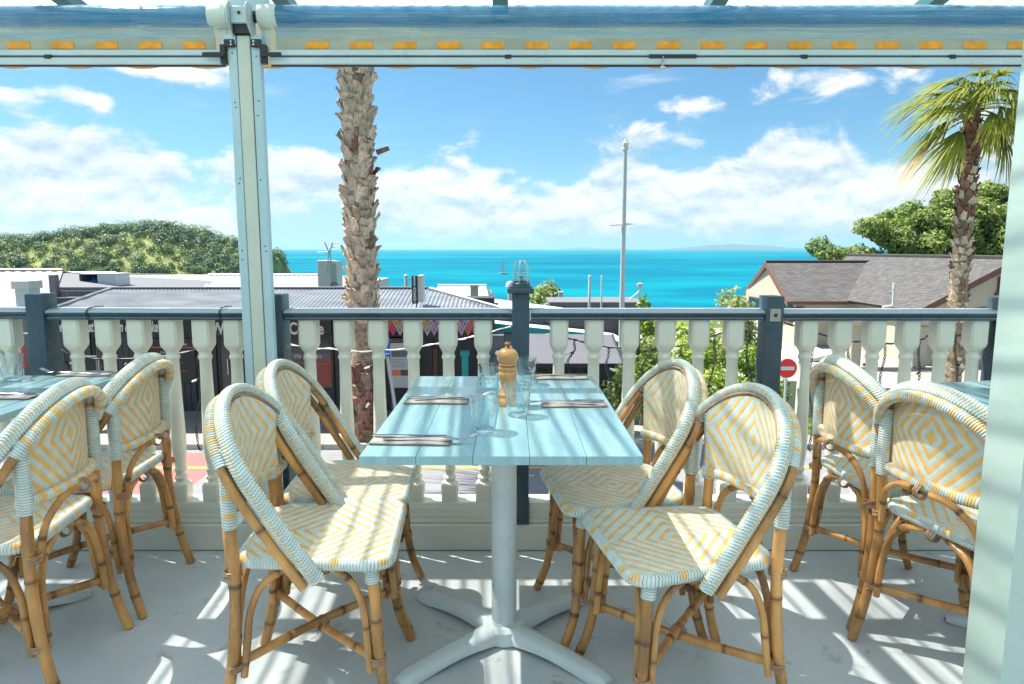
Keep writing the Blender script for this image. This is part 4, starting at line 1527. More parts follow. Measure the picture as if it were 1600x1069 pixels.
shrub('shrub', 'tall pale silvery shrub rising above the rail left of the slate newel with the socket', 'shrub', 1148, 462, 24, 1.15, 2.9, 'leaf_pale', 31, 12, 300, .10, tint=.55)
shrub('shrub', 'bushy yellow-green shrub behind the balusters right of the lamp pole', 'shrub', 1090, 500, 22, 1.0, 2.2, 'leaf_bright', 32, 10, 300, .09, tint=.55)
shrub('shrub', 'bright green leafy shrub low between the right chairs and the slate newel', 'shrub', 1120, 580, 18.5, .9, 1.2, 'leaf_bright', 33, 9, 380, .07, tint=.6)
shrub('shrub', 'dense yellow-green hedge mass filling the gap behind the right chairs', 'shrub', 1095, 535, 20.5, 1.5, 2.4, 'leaf_bright', 51, 14, 330, .08, tint=.5)
shrub('shrub', 'dense mid-green hedge mass against the slate newel with the socket', 'shrub', 1165, 545, 20, 1.2, 2.3, 'leaf_bright', 52, 14, 330, .08, tint=.25)
shrub('shrub', 'leafy green bush behind the lamp pole and thin black post', 'shrub', 1020, 530, 21, 1.0, 2.4, 'leaf_tree', 53, 12, 330, .08, tint=.6)
shrub('shrub', 'deep green shrub in front of the terrace at the table corner', 'shrub', 965, 578, 14.9, .55, 1.3, 'leaf_tree', 34, 9, 700, .055, tint=.55)
shrub('shrub', 'fresh green shrub right of the table corner, beside the small one with dark leaves', 'shrub', 1005, 562, 15.6, .45, 1.3, 'leaf_bright', 35, 8, 700, .055, tint=.35)
shrub('shrub', 'dark green plant in the shade under the grey awning', 'shrub', 850, 580, 16.8, .5, .9, 'leaf_tree', 36, 6, 600, .055, tint=.4)
shrub('shrub', 'small dark shrub at the foot of the no entry sign', 'shrub', 1222, 594, 16.0, .32, .55, 'leaf_tree', 37, 6, 800, .05, tint=.5)
shrub('shrub', 'wide green shrub mass beyond the terrace, sloping down to the water', 'shrub', 1040, 505, 34, 2.4, 3.2, 'leaf_tree', 38, 12, 120, .14, tint=.65)
shrub('shrub', 'green shrub between the cream house wall and the silvery shrub', 'shrub', 1180, 530, 23.5, 1.0, 1.9, 'leaf_tree', 39, 9, 260, .1, tint=.6)
shrub('shrub', 'rounded light green palm tuft above the white roof right of the caged lamp', 'palm', 860, 445, 30, 1.0, 1.4, 'leaf_pale', 40, 8, 220, .12, tint=.35)
shrub('shrub', 'yellow-green tuft peeping over the white roof beside the palm tuft', 'shrub', 836, 452, 31, .55, 1.0, 'leaf_bright', 41, 6, 220, .12, tint=.5)
shrub('shrub', 'small palm-like tree crown just right of the dark flat roof', 'palm', 1010, 473, 24, .5, 2.2, 'leaf_bright', 42, 7, 300, .1, tint=.25)


# ------------------------------------------------------------------ palms
def boot_mesh(seed, L_=.33, w0=.33, w1=.20):
    r = random.Random(seed)
    mb = MB()
    n, k = 5, 3
    for layer in (0, 1):
        for i in range(n + 1):
            t = i / n
            wd2 = (w0 + (w1 - w0) * t ** .7) / 2 * (1 + .12 * r.uniform(-1, 1))
            z = L_ * t * (1 + .05 * r.uniform(-1, 1))
            out = .02 + .075 * t ** 1.8 + .02 * r.uniform(-1, 1) * t
            th = .045 * (1 - .6 * t)
            for j in range(k + 1):
                s_ = j / k * 2 - 1
                y = out - (1 - s_ * s_) * -.035 * (1 - t * .3) - (th if layer else 0)
                jag = r.uniform(-.035, .03) if (i == n) else 0
                mb.v.append((s_ * wd2, -y, z + jag))
                mb.c.append(max(0, (t - .8) * 2.5) * (.5 if layer == 0 else 1))
    row = k + 1
    N = (n + 1) * row
    for i in range(n):
        for j in range(k):
            a = i * row + j
            mb.f.append((a, a + 1, a + row + 1, a + row))
            mb.f.append((N + a, N + a + row, N + a + row + 1, N + a + 1))
            mb.m += [0, 0]
    for i in range(n):
        for j in (0, k):
            a = i * row + j
            mb.f.append((a, a + row, N + a + row, N + a))
            mb.m.append(0)
    for j in range(k):
        a = n * row + j
        mb.f.append((a, a + 1, N + a + 1, N + a))
        mb.m.append(0)
    return mb


BOOTS = {m_: [boot_mesh(i).mesh('leaf_base', m_, attr='cut', angle=50) for i in range(5)] for m_ in ('palm_boot', 'palm_boot_red', 'palm_boot_dim')}


def palm_boots(root, axis_fn, z0, z1, r, per, dz, sc, matfn, gap=None, seed=1):
    rr = random.Random(seed)
    z, k = z0, 0
    n = 0
    while z < z1:
        for i in range(per):
            a = 2 * math.pi * (i + (k % 2) * .5) / per + rr.uniform(-.12, .12)
            zz_ = z + rr.uniform(-.3, .3) * dz
            if gap and gap[0] < zz_ < gap[1]:
                continue
            if n >= 300:
                return
            n += 1
            c = axis_fn(zz_)
            o_ = part('leaf_base', rr.choice(BOOTS[matfn(zz_, rr)]), root,
                      (c.x + math.sin(a) * r * -1, c.y + math.cos(a) * r, zz_),
                      (R(rr.uniform(-6, 10)), R(rr.uniform(-26, 26)), a + math.pi), (sc * rr.uniform(.85, 1.15), sc * rr.uniform(.8, 1.5), sc * rr.uniform(.8, 1.2)))
        z += dz
        k += 1


def frond_mesh(seed, reach, wind, rise, az_, dead=False, nb=26, spread=2.4):
    """one fan leaf: stalk and radiating split blades, bent by weight and wind"""
    r = random.Random(seed)
    mb = MB()
    d = Vector((math.cos(az_), math.sin(az_), rise)).normalized()
    stalk = []
    L_ = reach * .48
    for i in range(6):
        t = i / 5
        p = d * (L_ * t) + Vector((0, 0, -.28 * L_ * t * t)) + wind * (.25 * t * t)
        stalk.append(p)
    mb.tube(stalk, [.028 - .003 * i for i in range(6)], 5, cols=[.6] * 6)
    tip = stalk[-1]
    fwd = (stalk[-1] - stalk[-2]).normalized()
    side = fwd.cross(Vector((0, 0, 1)))
    side = side.normalized() if side.length > .1 else Vector((1, 0, 0))
    up = side.cross(fwd)
    for b in range(nb):
        a = (b / (nb - 1) - .5) * spread
        bl = reach * .62 * (.75 + .25 * math.cos(a)) * r.uniform(.85, 1.1)
        dr_ = (fwd * math.cos(a) + side * math.sin(a)).normalized()
        droop = r.uniform(.5, 1.15) + (.5 if dead else 0)
        w0 = .036 * reach / 1.8
        col_ = min(1, max(0, r.uniform(.25, .8)))
        prev = None
        base = len(mb.v)
        ns = 5
        for i in range(ns + 1):
            t = i / ns
            p = tip + dr_ * (bl * t) + Vector((0, 0, -droop * bl * t * t * .75)) + wind * (bl * .55 * t * t) + up * (.03 * math.sin(b * 3.1))
            wd_ = w0 * (1.0 - t) ** .6 * (0.35 + min(1, t * 3) * .65) + .003
            sd = dr_.cross(up).normalized()
            mb.v.append(tuple(p - sd * wd_))
            mb.v.append(tuple(p + sd * wd_ + up * .02 * (1 - t)))
            cc = min(1, col_ + .35 * t)
            mb.c += [cc, cc]
        for i in range(ns):
            q_ = base + 2 * i
            mb.f.append((q_, q_ + 1, q_ + 3, q_ + 2))
            mb.m.append(0)
    return mb


# near palm: thick booted trunk
YN = 14.5
pn = empty('palm_tree', (px_x(570, YN, -1.5), YN, ZF), 0, 'thick-trunked palm with shaggy old leaf bases, left of the table', 'tree', None)
O = Vector(pn.location)
xb_, xt_ = px_x(566, YN, -1.5), px_x(565, YN, 4.9)
ax_n = lambda z: Vector((0, 0, z))
tk = MB()
zs_ = [0, .5, 1.0, 1.5, 1.7, 1.9, 2.35, 2.6, 2.8, 3.5, 5, 7, 9.5, 11.9]
gapz = (P(0, 556, YN).z - ZF, P(0, 500, YN).z - ZF)
rad = []
for z in zs_:
    rad.append(.30 if z < gapz[0] else (.27 if z < gapz[1] else .29))
tk.tube([ax_n(z) for z in zs_], rad, 20)
tk.build('trunk', 'palm_trunk', pn)


def near_mat(z, r):
    if z < gapz[0]:
        return 'palm_boot_red' if r.random() < .75 else 'palm_boot_dim'
    return 'palm_boot' if r.random() < .95 else ('palm_boot_red' if r.random() < .6 else 'palm_boot_dim')


palm_boots(pn, ax_n, -.05, 7.6, .245, 9, .205, .88, near_mat, gap=(gapz[0] - .28, gapz[1] - .1), seed=4)
bkn = MB()
a = P(598, 236, YN) - O
bkn.tube([a + Vector((-.12, 0, -.03)), a + Vector((.13, -.03, .05))], [.06, .045], 7)
bkn.build('stub', 'palm_boot_red', pn)
for i in range(18):
    az_ = i * 2.4
    fm = frond_mesh(100 + i, 3.4, Vector((-.35, .0, .0)), .9 if i % 2 else .35, az_, nb=30)
    o_ = fm.build('frond', 'frond', pn, (0, 0, 11.9), fix=False, smooth=False, attr='tint')

# far palm: wind-blown fan palm
YF = 19.5
bx_ = px_x(1486, YF, -2.5)
tx_ = px_x(1517, YF, 4.2)
pf = empty('palm_tree', (bx_, YF, ZF), 0, 'fan palm with wind-blown fronds in front of the cream house', 'tree')
zc_top = P(0, 166, YF).z - ZF
ax_f = lambda z: Vector(((tx_ - bx_) * (z / zc_top) ** .85 if z > 0 else 0, 0, z))
tk = MB()
tk.tube([ax_f(z) for z in np.linspace(0, zc_top, 14)], [.27 - .009 * i for i in range(14)], 16)
tk.build('trunk', 'palm_trunk', pf)
palm_boots(pf, ax_f, .0, zc_top - .4, .19, 8, .22, .62, lambda z, r: 'palm_boot_red' if (z > zc_top * .62 and r.random() < .6) else ('palm_boot' if r.random() < .6 else 'palm_boot_dim'), seed=9)
ct = ax_f(zc_top)
rf_ = random.Random(77)
for i in range(46):
    az_ = i * 2.39996 + rf_.uniform(-.25, .25)
    lev = i / 45.0
    rise = 1.5 - 1.75 * lev + rf_.uniform(-.25, .25)
    dead = lev > .95 and math.cos(az_) < 0
    fm = frond_mesh(200 + i, rf_.uniform(1.2, 2.1), Vector((-.46, .05, -.02)), rise, az_, dead, nb=20, spread=rf_.uniform(1.0, 1.7))
    fm.build('frond', 'frond_dead' if dead else 'frond', pf, (ct.x, ct.y, ct.z + .25 - .55 * lev), fix=False, smooth=False, attr='tint')

# ------------------------------------------------------------------ sea air
mh = bpy.data.materials.new('sea_air')
mh.use_nodes = True
mh.node_tree.nodes.clear()
kh = NT(mh.node_tree)
vo = kh.n('ShaderNodeVolumePrincipled')
vo.inputs['Color'].default_value = (.45, .82, 1.0, 1)
vo.inputs['Density'].default_value = 3.6e-5
vo.inputs['Anisotropy'].default_value = .2
ho = kh.n('ShaderNodeOutputMaterial')
kh.put(ho.inputs['Volume'], vo.outputs[0])
MATS['sea_air'] = mh
props(MB().span((-58500, -60, -28.5), (58500, 58500, 420)).build('haze', 'sea_air', smooth=False), 'pale sea haze in the air over the bay', 'haze', kind='stuff')
# ================================================================== THE VERANDA
fl_ = MB()
fl_.span((-6, -4, -.12), (6, 2.70, 0))
props(fl_.build('floor', 'deck_paint', bevel=.002), kind='structure')
sb = MB()
sb.span((-6, 2.70, -3.2), (6, 2.86, -.02))
props(sb.build('veranda_base_wall', 'cream_paint'), 'cream painted base wall under the veranda edge', 'wall')

YB = 2.71                      # line of the balusters
bal = empty('balustrade', (0, YB, 0), 0, 'cream turned balustrade with dark slate handrail and newels along the veranda edge', 'balustrade')
O = Vector((0, YB, 0))
# kick board in boards, grooved bottom rail
for (a, b) in ((-4.2, -2.02), (-2.018, -.99), (-.988, -.004), (-.0, 1.02), (1.022, 2.1), (2.102, 4.2)):
    MB().span(L((a, 2.655, .002)), L((b, 2.73, .112))).build('kick_board', 'sage_paint', bal, bevel=.004)
for (a, b) in ((-4.2, -1.88), (-1.80, -.965), (-.895, .0), (.07, .987), (1.06, 1.91), (1.98, 4.2)):
    gr_ = MB()
    n = 6
    h = (.200 - .114) / n
    for i in range(n):
        gr_.span(L((a, 2.672 + (.0035 if i % 2 else 0), .114 + i * h)), L((b, 2.77, .114 + (i + 1) * h - .0001)))
    gr_.build('bottom_rail', 'cream_paint', bal, bevel=.0012)
MB().span(L((.002, 2.652, .004)), L((.045, 2.6545, .10))).build('joint_plate', 'sage_paint', bal)
MB().lathe([(.009, -.004), (.009, .001), (.004, .002)], L((.022, 2.651, .055)), 10, axis='y').build('bolt', 'bracket_grey', bal)


def baluster_mesh():
    mb = MB()
    S = 24
    prof = [  # z, half width, squareness
        (.198, .033, 1), (.200, .034, 1), (.262, .034, 1), (.272, .0335, .8), (.279, .029, .3), (.283, .021, 0), (.288, .020, 0), (.292, .0245, 0), (.298, .0265, 0), (.304, .0245, 0), (.308, .0205, 0),
        (.316, .0195, 0), (.326, .0235, 0), (.332, .025, 0), (.338, .0235, 0), (.345, .021, 0), (.38, .0255, 0), (.42, .0285, 0), (.46, .0290, 0), (.52, .0275, 0), (.62, .0250, 0), (.72, .0232, 0), (.785, .0225, 0),
        (.790, .0255, 0), (.797, .0275, 0), (.803, .0262, 0), (.806, .0235, 0), (.818, .0235, 0), (.822, .027, .1), (.832, .031, .45), (.842, .0345, .85), (.853, .0355, 1), (.958, .0355, 1)]
    rg = []
    for z, h, sq in prof:
        ring = []
        for q_ in range(S):
            a = 2 * math.pi * (q_ + .5) / S
            c, s_ = math.cos(a), math.sin(a)
            m = max(abs(c), abs(s_))
            k = (1 - sq) + sq * min(1 / m, 1.34)
            ring.append(Vector((h * k * c, h * k * s_, z)))
        rg.append(ring)
    mb.rings(rg)
    return mb


bme = baluster_mesh().mesh('baluster', 'cream_paint', angle=32)
bxs = []
for lst in ([-57 - 50, -57, -8], [12.5, ], [116, 166.5, 216, 266, 317, 366], [427], [482, 537, 590, 645, 700, 755], [873.5, 928.5, 984, 1040, 1093, 1147], [1261, 1314, 1367, 1420, 1473.5, 1526], [1625, 1680, 1735]):
    for px in lst:
        bxs.append((px - 800) / 392.0)
for x in bxs:
    part('baluster', bme, bal, (x, 0, 0))


def newel(x, top, cap=False, socket=False):
    nb_ = MB().span(L((x - .034, 2.652, .116)), L((x + .034, 2.742, top))).build('newel_post', 'slate_paint', bal, bevel=.003, seg=2)
    if cap:
        MB().span(L((x - .052, 2.634, top + .0005)), L((x + .052, 2.760, top + .020))).build('cap', 'slate_paint', nb_, bevel=.003)
        MB().span(L((x - .044, 2.642, top + .0205)), L((x + .044, 2.752, top + .027))).build('cap_moulding', 'slate_paint', nb_, bevel=.002)
    if socket:
        MB().span(L((x - .021, 2.646, .945)), L((x + .021, 2.6515, .995))).build('socket_plate', 'concrete_pale', nb_, bevel=.002)
        MB().lathe([(.007, -.002), (.007, .001)], L((x, 2.6455, .97)), 14, axis='y').build('socket_hole', 'black_plastic', nb_)
        MB().lathe([(.002, -.001), (.002, .001)], L((x - .016, 2.6455, .985)), 8, axis='y').build('screw', 'steel', nb_)
    return nb_


NEW = [-1.862, -.93, .034, 1.026, 1.945]
newel(-1.862, 1.052)
newel(-.93, 1.05)
newel(.034, 1.055, cap=True)
newel(1.026, 1.043, socket=True)
newel(1.945, 1.035)
newel(-2.86, 1.05)
newel(2.88, 1.04)


def handrail(x0, x1, dz=0.0, tilt=0.0):
    sec = [(2.664, .955), (2.662, .962), (2.670, .965), (2.670, .971), (2.658, .975), (2.656, .984), (2.664, .991), (2.69, .9965), (2.72, .998), (2.75, .9965), (2.776, .991), (2.784, .984), (2.782, .975), (2.770, .971), (2.770, .958), (2.76, .955)]
    m_ = MB()
    m_.rings([[L((x0, y, z + dz)) for y, z in sec], [L((x1, y, z + dz + tilt)) for y, z in sec]])
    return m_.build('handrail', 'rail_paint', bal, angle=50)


handrail(-4.2, -2.897, .004)
handrail(-2.823, -1.897, .002, -.004)
handrail(-1.826, -1.662, -.004)
handrail(-1.659, -1.143, -.004, -.002)
handrail(-1.140, -.966, -.006)
handrail(-.894, -.002, -.006)
handrail(.070, .990, -.006)
handrail(1.062, 1.909, -.008)
handrail(1.981, 2.84, -.008)
handrail(2.916, 4.2, -.008)
for x in (-1.6605, -1.1415):
    MB().tube([L((x, 2.652 + .0, .958 - .004)), L((x, 2.652, .985)), L((x, 2.67, .996)), L((x, 2.72, .999)), L((x, 2.77, .996))], .0022, 6).build('joint_strap', 'black_plastic', bal)
MB().span(L((.0685, 2.655, .948)), L((.074, 2.70, .988))).build('rail_bracket', 'bracket_grey', bal)

# caged bulkhead lamp on the centre newel
la = empty('caged_lamp', (.036, 2.697, 1.0825), 0, 'round-topped caged bulkhead lamp standing on the capped centre newel', 'lamp')
MB().lathe([(.036, 0), (.036, .009), (.033, .012), (.030, .012), (.030, .018), (.022, .020)], (0, 0, 0), 28).build('base', 'slate_paint', la)
MB().lathe([(.0255, .014), (.0255, .060), (.0245, .072), (.020, .084), (.011, .092), (.001, .095)], (0, 0, 0), 28, caps=False).build('glass', 'lamp_glass', la)
cage = MB()
for k_ in range(3):
    a = math.pi * k_ / 3 + .3
    pts = [(.032, .006), (.032, .04), (.0315, .068), (.027, .084), (.017, .096), (0, .101), (-.017, .096), (-.027, .084), (-.0315, .068), (-.032, .04), (-.032, .006)]
    cage.tube([(r * math.cos(a), r * math.sin(a), z) for r, z in pts], .0016, 6)
for z in (.028, .052):
    cage.tube([(.032 * math.cos(2 * math.pi * i / 28), .032 * math.sin(2 * math.pi * i / 28), z) for i in range(28)], .0014, 6, closed=True)
cage.build('cage', 'bracket_grey', la)
MB().lathe([(.010, .018), (.010, .034), (.007, .036)], (0, 0, 0), 14).build('bulb_holder', 'copper_light', la)
MB().lathe([(.006, .036), (.012, .046), (.013, .058), (.008, .069), (.001, .072)], (0, 0, 0), 16, caps=False).build('bulb', 'lamp_glass', la)

# small black floodlight clipped under the handrail on the outside
fz = P(868, 507, 2.84)
flo = empty('floodlight', fz, 0, 'small black floodlight hung just outside the rail right of the centre newel', 'floodlight')
MB().box((0, 0, -.012), (.055, .03, .022), (0, R(28), 0)).build('housing', 'black_plastic', flo, bevel=.003)
MB().box((.018, 0, -.02), (.03, .034, .016), (0, R(28), 0)).build('hood', 'black_plastic', flo, bevel=.003)
MB().tube([(-.055, .0, .012), (-.02, 0, -.002)], .005, 6).build('bracket', 'black_plastic', flo)

# ------------------------------------------------------------------ fairy lights outside the rail
YL = 2.80


def light_string(label, pts, drops, wire, mname, seed):
    r = random.Random(seed)
    f0 = P(*pts[0], YL)
    o_ = empty('fairy_light_string', f0, 0, label, 'fairy lights')
    base = Vector(o_.location)
    path = spline([P(x, y, YL) + Vector((0, r.uniform(-.012, .012), 0)) for x, y in pts], 6)
    MB().tube([p - base for p in path], .0023, 5).build('wire', mname, o_)
    MB().tube([p - base + Vector((0, .006 * math.sin(i * 1.3), .0035 * math.cos(i * 1.1))) for i, p in enumerate(path)], .0021, 5).build('wire', mname, o_)
    for (px, y0, y1, sway) in drops:
        a, b = P(px, y0, YL) - base, P(px + sway, y1, YL) - base
        n = 22
        mids = []
        for i in range(n + 1):
            t = i / n
            mids.append(a.lerp(b, t) + Vector((.010 * math.sin(t * 9 + px), .008 * math.sin(t * 5 + px), 0)) * min(1, t * 4))
        for ph in (0, math.pi):
            pp_ = []
            for i, p in enumerate(resample(mids, .005)):
                w_ = i * 1.05 + ph
                pp_.append(p + Vector((math.cos(w_), math.sin(w_), 0)) * .0042)
            MB().tube(pp_, .0021, 4).build('strand', 'wire_black', o_)
        for t in (.35, .72, 1.0):
            i = int(t * n)
            c = mids[i]
            sd = 1 if r.random() < .6 else -1
            d = Vector((sd * .7, .1, -.25 if t < 1 else -1.0)).normalized()
            if r.random() < .2 and t < 1:
                continue
            bl = MB().tube([c, c + d * .014], .0042, 7).build('socket', 'wire_black', o_)
            MB().tube([c + d * .014, c + d * .036, c + d * .040], [.0042, .0042, .002], 7).build('bulb', 'bulb_white', bl)
    return o_


light_string('black fairy light string looping outside the balusters right of the centre newel',
             [(880, 525), (900, 532), (925, 536), (945, 542), (975, 545), (1000, 547), (1030, 546), (1060, 541), (1090, 532), (1120, 522), (1145, 512), (1165, 502)],
             [(898, 532, 590, -12), (951, 543, 640, -1), (1006, 548, 615, 2), (1065, 542, 580, 1), (1117, 523, 640, -8), (1170, 503, 640, 0)], True, 'wire_black', 3)
light_string('black fairy light string outside the balusters right of the slate newel with the socket',
             [(1225, 504), (1250, 512), (1290, 525), (1330, 534), (1360, 533), (1385, 537), (1410, 535), (1440, 530), (1460, 523), (1490, 524), (1515, 522), (1545, 508)],
             [(1270, 520, 700, -6), (1325, 534, 700, -3), (1383, 538, 665, -9), (1437, 531, 690, -12), (1493, 526, 660, -3), (1546, 508, 600, 3)], True, 'wire_black', 5)
light_string('white wired fairy light string crossing the balusters in front of the palm trunk',
             [(440, 533), (475, 542), (520, 546), (560, 549), (600, 547), (640, 545), (680, 537), (720, 530), (755, 522), (798, 510)],
             [(474, 543, 640, 0), (585, 547, 625, -4)], True, 'wire_white', 7)
light_string('black fairy light string outside the balusters at the far left',
             [(20, 520), (60, 524), (100, 548), (140, 560), (190, 560), (240, 558), (300, 548), (345, 520)],
             [(104, 548, 600, 2), (158, 560, 620, 3), (203, 560, 590, -6), (312, 540, 700, -4)], True, 'wire_black', 9)

# ------------------------------------------------------------------ veranda posts
pst = empty('veranda_post', (-.955, 2.55, 0), 0, 'pale blue and cream veranda post with black blind brackets, left of the table', 'post')
Z0, Z1 = 0.0, 1.980
wL = .116
# two side channels and a proud centre strip
for sgn in (-1, 1):
    ch = MB().span((sgn * wL / 2, .0, Z0 + .002), (sgn * .0245, .030, Z1 - .04)).build('side_channel', 'post_blue', pst, bevel=.003)
    for z in (.62, 1.20, 1.46, 1.72, 1.90):
        for dz in (0, .018):
            if rnd.random() < .8:
                MB().lathe([(.0028, -.001), (.0024, .0008)], (sgn * (.040 + rnd.uniform(-.004, .006)), -.0005, z + dz + rnd.uniform(-.02, .02)), 8, axis='y').build('screw_hole', 'black_plastic', ch)
    MB().span((sgn * .0243, .0005, Z0 + .002), (sgn * .0235, .03, Z1 - .04)).build('groove', 'black_plastic', pst)
MB().span((-.0232, -.003, Z0 + .002), (.0232, .031, Z1 - .002)).build('centre_strip', 'post_cream', pst, bevel=.003)
# top bracket: two rounded ears with a box between, notched blocks and black latches
for sgn in (-1, 1):
    ear = []
    for i in range(13):
        a = math.pi * i / 12
        ear.append((sgn * .036, -.028 + .030 * math.cos(a) * 1.0, 2.052 + .030 * math.sin(a)))
    ear += [(sgn * .036, -.058, 2.01), (sgn * .036, -.01, 1.972), (sgn * .036, .03, 1.972), (sgn * .036, .03, 2.05)]
    ear = [(x, y, z) for x, y, z in ear]
    MB().prism(ear, (sgn * -.005, 0, 0)).build('blind_bracket', 'bracket_grey', pst, bevel=.0015)
    MB().span((sgn * .0275, -.005, 1.945), (sgn * .066, .05, 1.980)).build('notched_block', 'post_blue', pst, bevel=.002)
    lt_ = MB()
    lt_.span((sgn * .062, -.012, 1.880), (sgn * .082, .01, 1.945))
    lt_.span((sgn * .03, -.012, 1.936), (sgn * .066, -.002, 1.962))
    lt_.span((sgn * .064, -.024, 1.900), (sgn * .14, -.0215, 1.915))
    k_ = lt_.build('latch', 'black_plastic', pst, bevel=.002)
    for z in (1.944, 1.954):
        MB().lathe([(.0035, -.003), (.003, .0)], (sgn * .040, -.012, z), 10, axis='y').build('rivet', 'steel', k_)
MB().span((-.0305, -.03, 2.012), (.0305, .03, 2.068)).build('bracket_box', 'bracket_grey', pst, bevel=.002)
MB().lathe([(.006, -.002), (.006, .0)], (0, -.0305, 2.045), 14, axis='y').build('pin', 'black_plastic', pst)
MB().span((-.0305, -.015, 1.981), (.0305, .03, 2.0115)).build('recess', 'black_plastic', pst)
MB().span((-.066, .04, 2.07), (.066, .10, 2.24)).build('head_block', 'post_blue', pst)

# right post, close to the camera
rp = empty('veranda_post', (1.115, 1.44, 0), 0, 'wide sage-green painted post with chipped edges at the right edge of the picture', 'post')
MB().span((0, 0, 0.0), (.16, .125, 2.5)).build('shaft', 'post_sage', rp, bevel=.004, seg=2)

# ------------------------------------------------------------------ roll-down blinds
YR = 2.57


def blind(label, x0, x1, seed, dz=0.0, sag=0.0):
    b = empty('roller_blind', ((x0 + x1) / 2, YR, 1.90), 0, label, 'blind')
    o_ = Vector(b.location)
    rr = random.Random(seed)
    n = 60
    path = [Vector((x0 + (x1 - x0) * i / n, YR, 2.046 + dz + sag * math.sin(math.pi * i / n))) - o_ for i in range(n + 1)]
    MB().tube(path, [.0345 + .0012 * math.sin(i * .9) for i in range(n + 1)], 28, ref=Vector((0, 0, 1))).build('roll', 'pvc_roll', b)
    MB().tube([p - Vector((0, 0, .0)) for p in path], .0245, 20, ref=Vector((0, 0, 1))).build('roller_tube', 'post_blue', b)
    # loosely wrapped outer turn
    sh = MB()
    K = 14
    for i in range(n + 1):
        p = path[i]
        wob = .0015 * math.sin(i * .37 + seed)
        for j in range(K + 1):
            a = R(-80 + 175 * j / K)
            sh.v.append((p.x, p.y + .0385 * math.sin(a) * -1 - .0, p.z + (.0385 + wob) * math.cos(a)))
            sh.c.append(0)
    # back leaf goes down behind, front leaf down to the hem
    for i in range(n):
        for j in range(K):
            q_ = i * (K + 1) + j
            sh.f.append((q_, q_ + 1, q_ + K + 2, q_ + K + 1))
            sh.m.append(0)
    sh.build('outer_wrap', 'pvc_sheet', b, fix=False)
    hg = MB()
    zt, zb2 = 2.040 + dz - o_.z, 1.972 + dz - o_.z
    rows = 8
    for i in range(n + 1):
        x = path[i].x
        for j in range(rows + 1):
            t = j / rows
            y = -.036 * (1 - t) ** 1.4 - .004 + .004 * math.sin(i * .5 + seed) * math.sin(t * 3.1) + .002 * math.sin(i * 1.7)
            hg.v.append((x, y, zt + (zb2 - zt) * t))
            hg.c.append(0)
    for i in range(n):
        for j in range(rows):
            q_ = i * (rows + 1) + j
            hg.f.append((q_, q_ + 1, q_ + rows + 2, q_ + rows + 1))
            hg.m.append(0)
    hg.build('clear_sheet', 'pvc_sheet', b, fix=False)
    hm_ = MB().span((x0 - o_.x, -.0045, 1.931 + dz - o_.z), (x1 - o_.x, -.0015, 1.9725 + dz - o_.z)).build('hem', 'blind_hem', b)
    # orange marks sewn along the hem
    step = .157
    i = 0
    x = x0 + .06 + rr.uniform(0, .05)
    while x < x1 - .06:
        pw = .081
        MB().span((x - o_.x, -.0065, 1.9365 + dz - o_.z), (x + pw - o_.x, -.0050, 1.9605 + dz - o_.z)).build('orange_mark', 'patch_orange', hm_)
        x += step
    # aluminium bottom bar
    bar = MB()
    bar.span((x0 - .02 - o_.x, -.018, 1.911 + dz - o_.z), (x1 + .032 - o_.x, .012, 1.9305 + dz - o_.z))
    bar.span((x0 - .02 - o_.x, -.013, 1.9035 + dz - o_.z), (x1 + .032 - o_.x, .010, 1.911 + dz - o_.z))
    bar.span((x0 - .02 - o_.x, -.020, 1.880 + dz - o_.z), (x1 + .032 - o_.x, .012, 1.9035 + dz - o_.z))
    bo = bar.build('bottom_bar', 'aluminium', b, bevel=.002)
    MB().span((x0 - .02 - o_.x, -.010, 1.8765 + dz - o_.z), (x1 + .032 - o_.x, .006, 1.8798 + dz - o_.z)).build('rubber_seal', 'black_plastic', bo)
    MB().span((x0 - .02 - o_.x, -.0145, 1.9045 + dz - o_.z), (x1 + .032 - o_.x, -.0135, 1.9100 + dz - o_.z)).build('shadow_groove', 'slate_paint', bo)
    return b, o_, bo


bl1, o1, bo1 = blind('rolled clear blind with orange hem marks left of the veranda post', -3.6, -1.062, 1)
bl2, o2, bo2 = blind('long rolled clear blind with orange hem marks right of the veranda post', -.845, 3.2, 2)
for (bl_, o_, bo_, px) in ((bl1, o1, bo1, 118), (bl2, o2, bo2, 795), (bl2, o2, bo2, 1230), (bl2, o2, bo2, 1448)):
    x = (px - 800) / 412.0
    MB().span((x - .012 - o_.x, -.024, 1.899 - o_.z), (x + .010 - o_.x, -.0135, 1.912 - o_.z)).build('clip', 'black_plastic', bo_, bevel=.001)
x = (1036 - 800) / 412.0
hb_ = MB().span((x - .085 - o2.x, -.024, 1.900 - o2.z), (x + .085 - o2.x, -.0205, 1.913 - o2.z)).build('latch_bar', 'black_plastic', bo2, bevel=.001)
MB().tube([(x - .035 - o2.x, -.026, 1.905 - o2.z), (x - .035 - o2.x, -.026, 1.882 - o2.z), (x - .035 - o2.x, -.020, 1.872 - o2.z)], .003, 6).build('turn_button', 'steel', hb_)
MB().box((x - .035 - o2.x, -.022, 1.869 - o2.z), (.018, .006, .006)).build('turn_button_tip', 'steel', hb_)
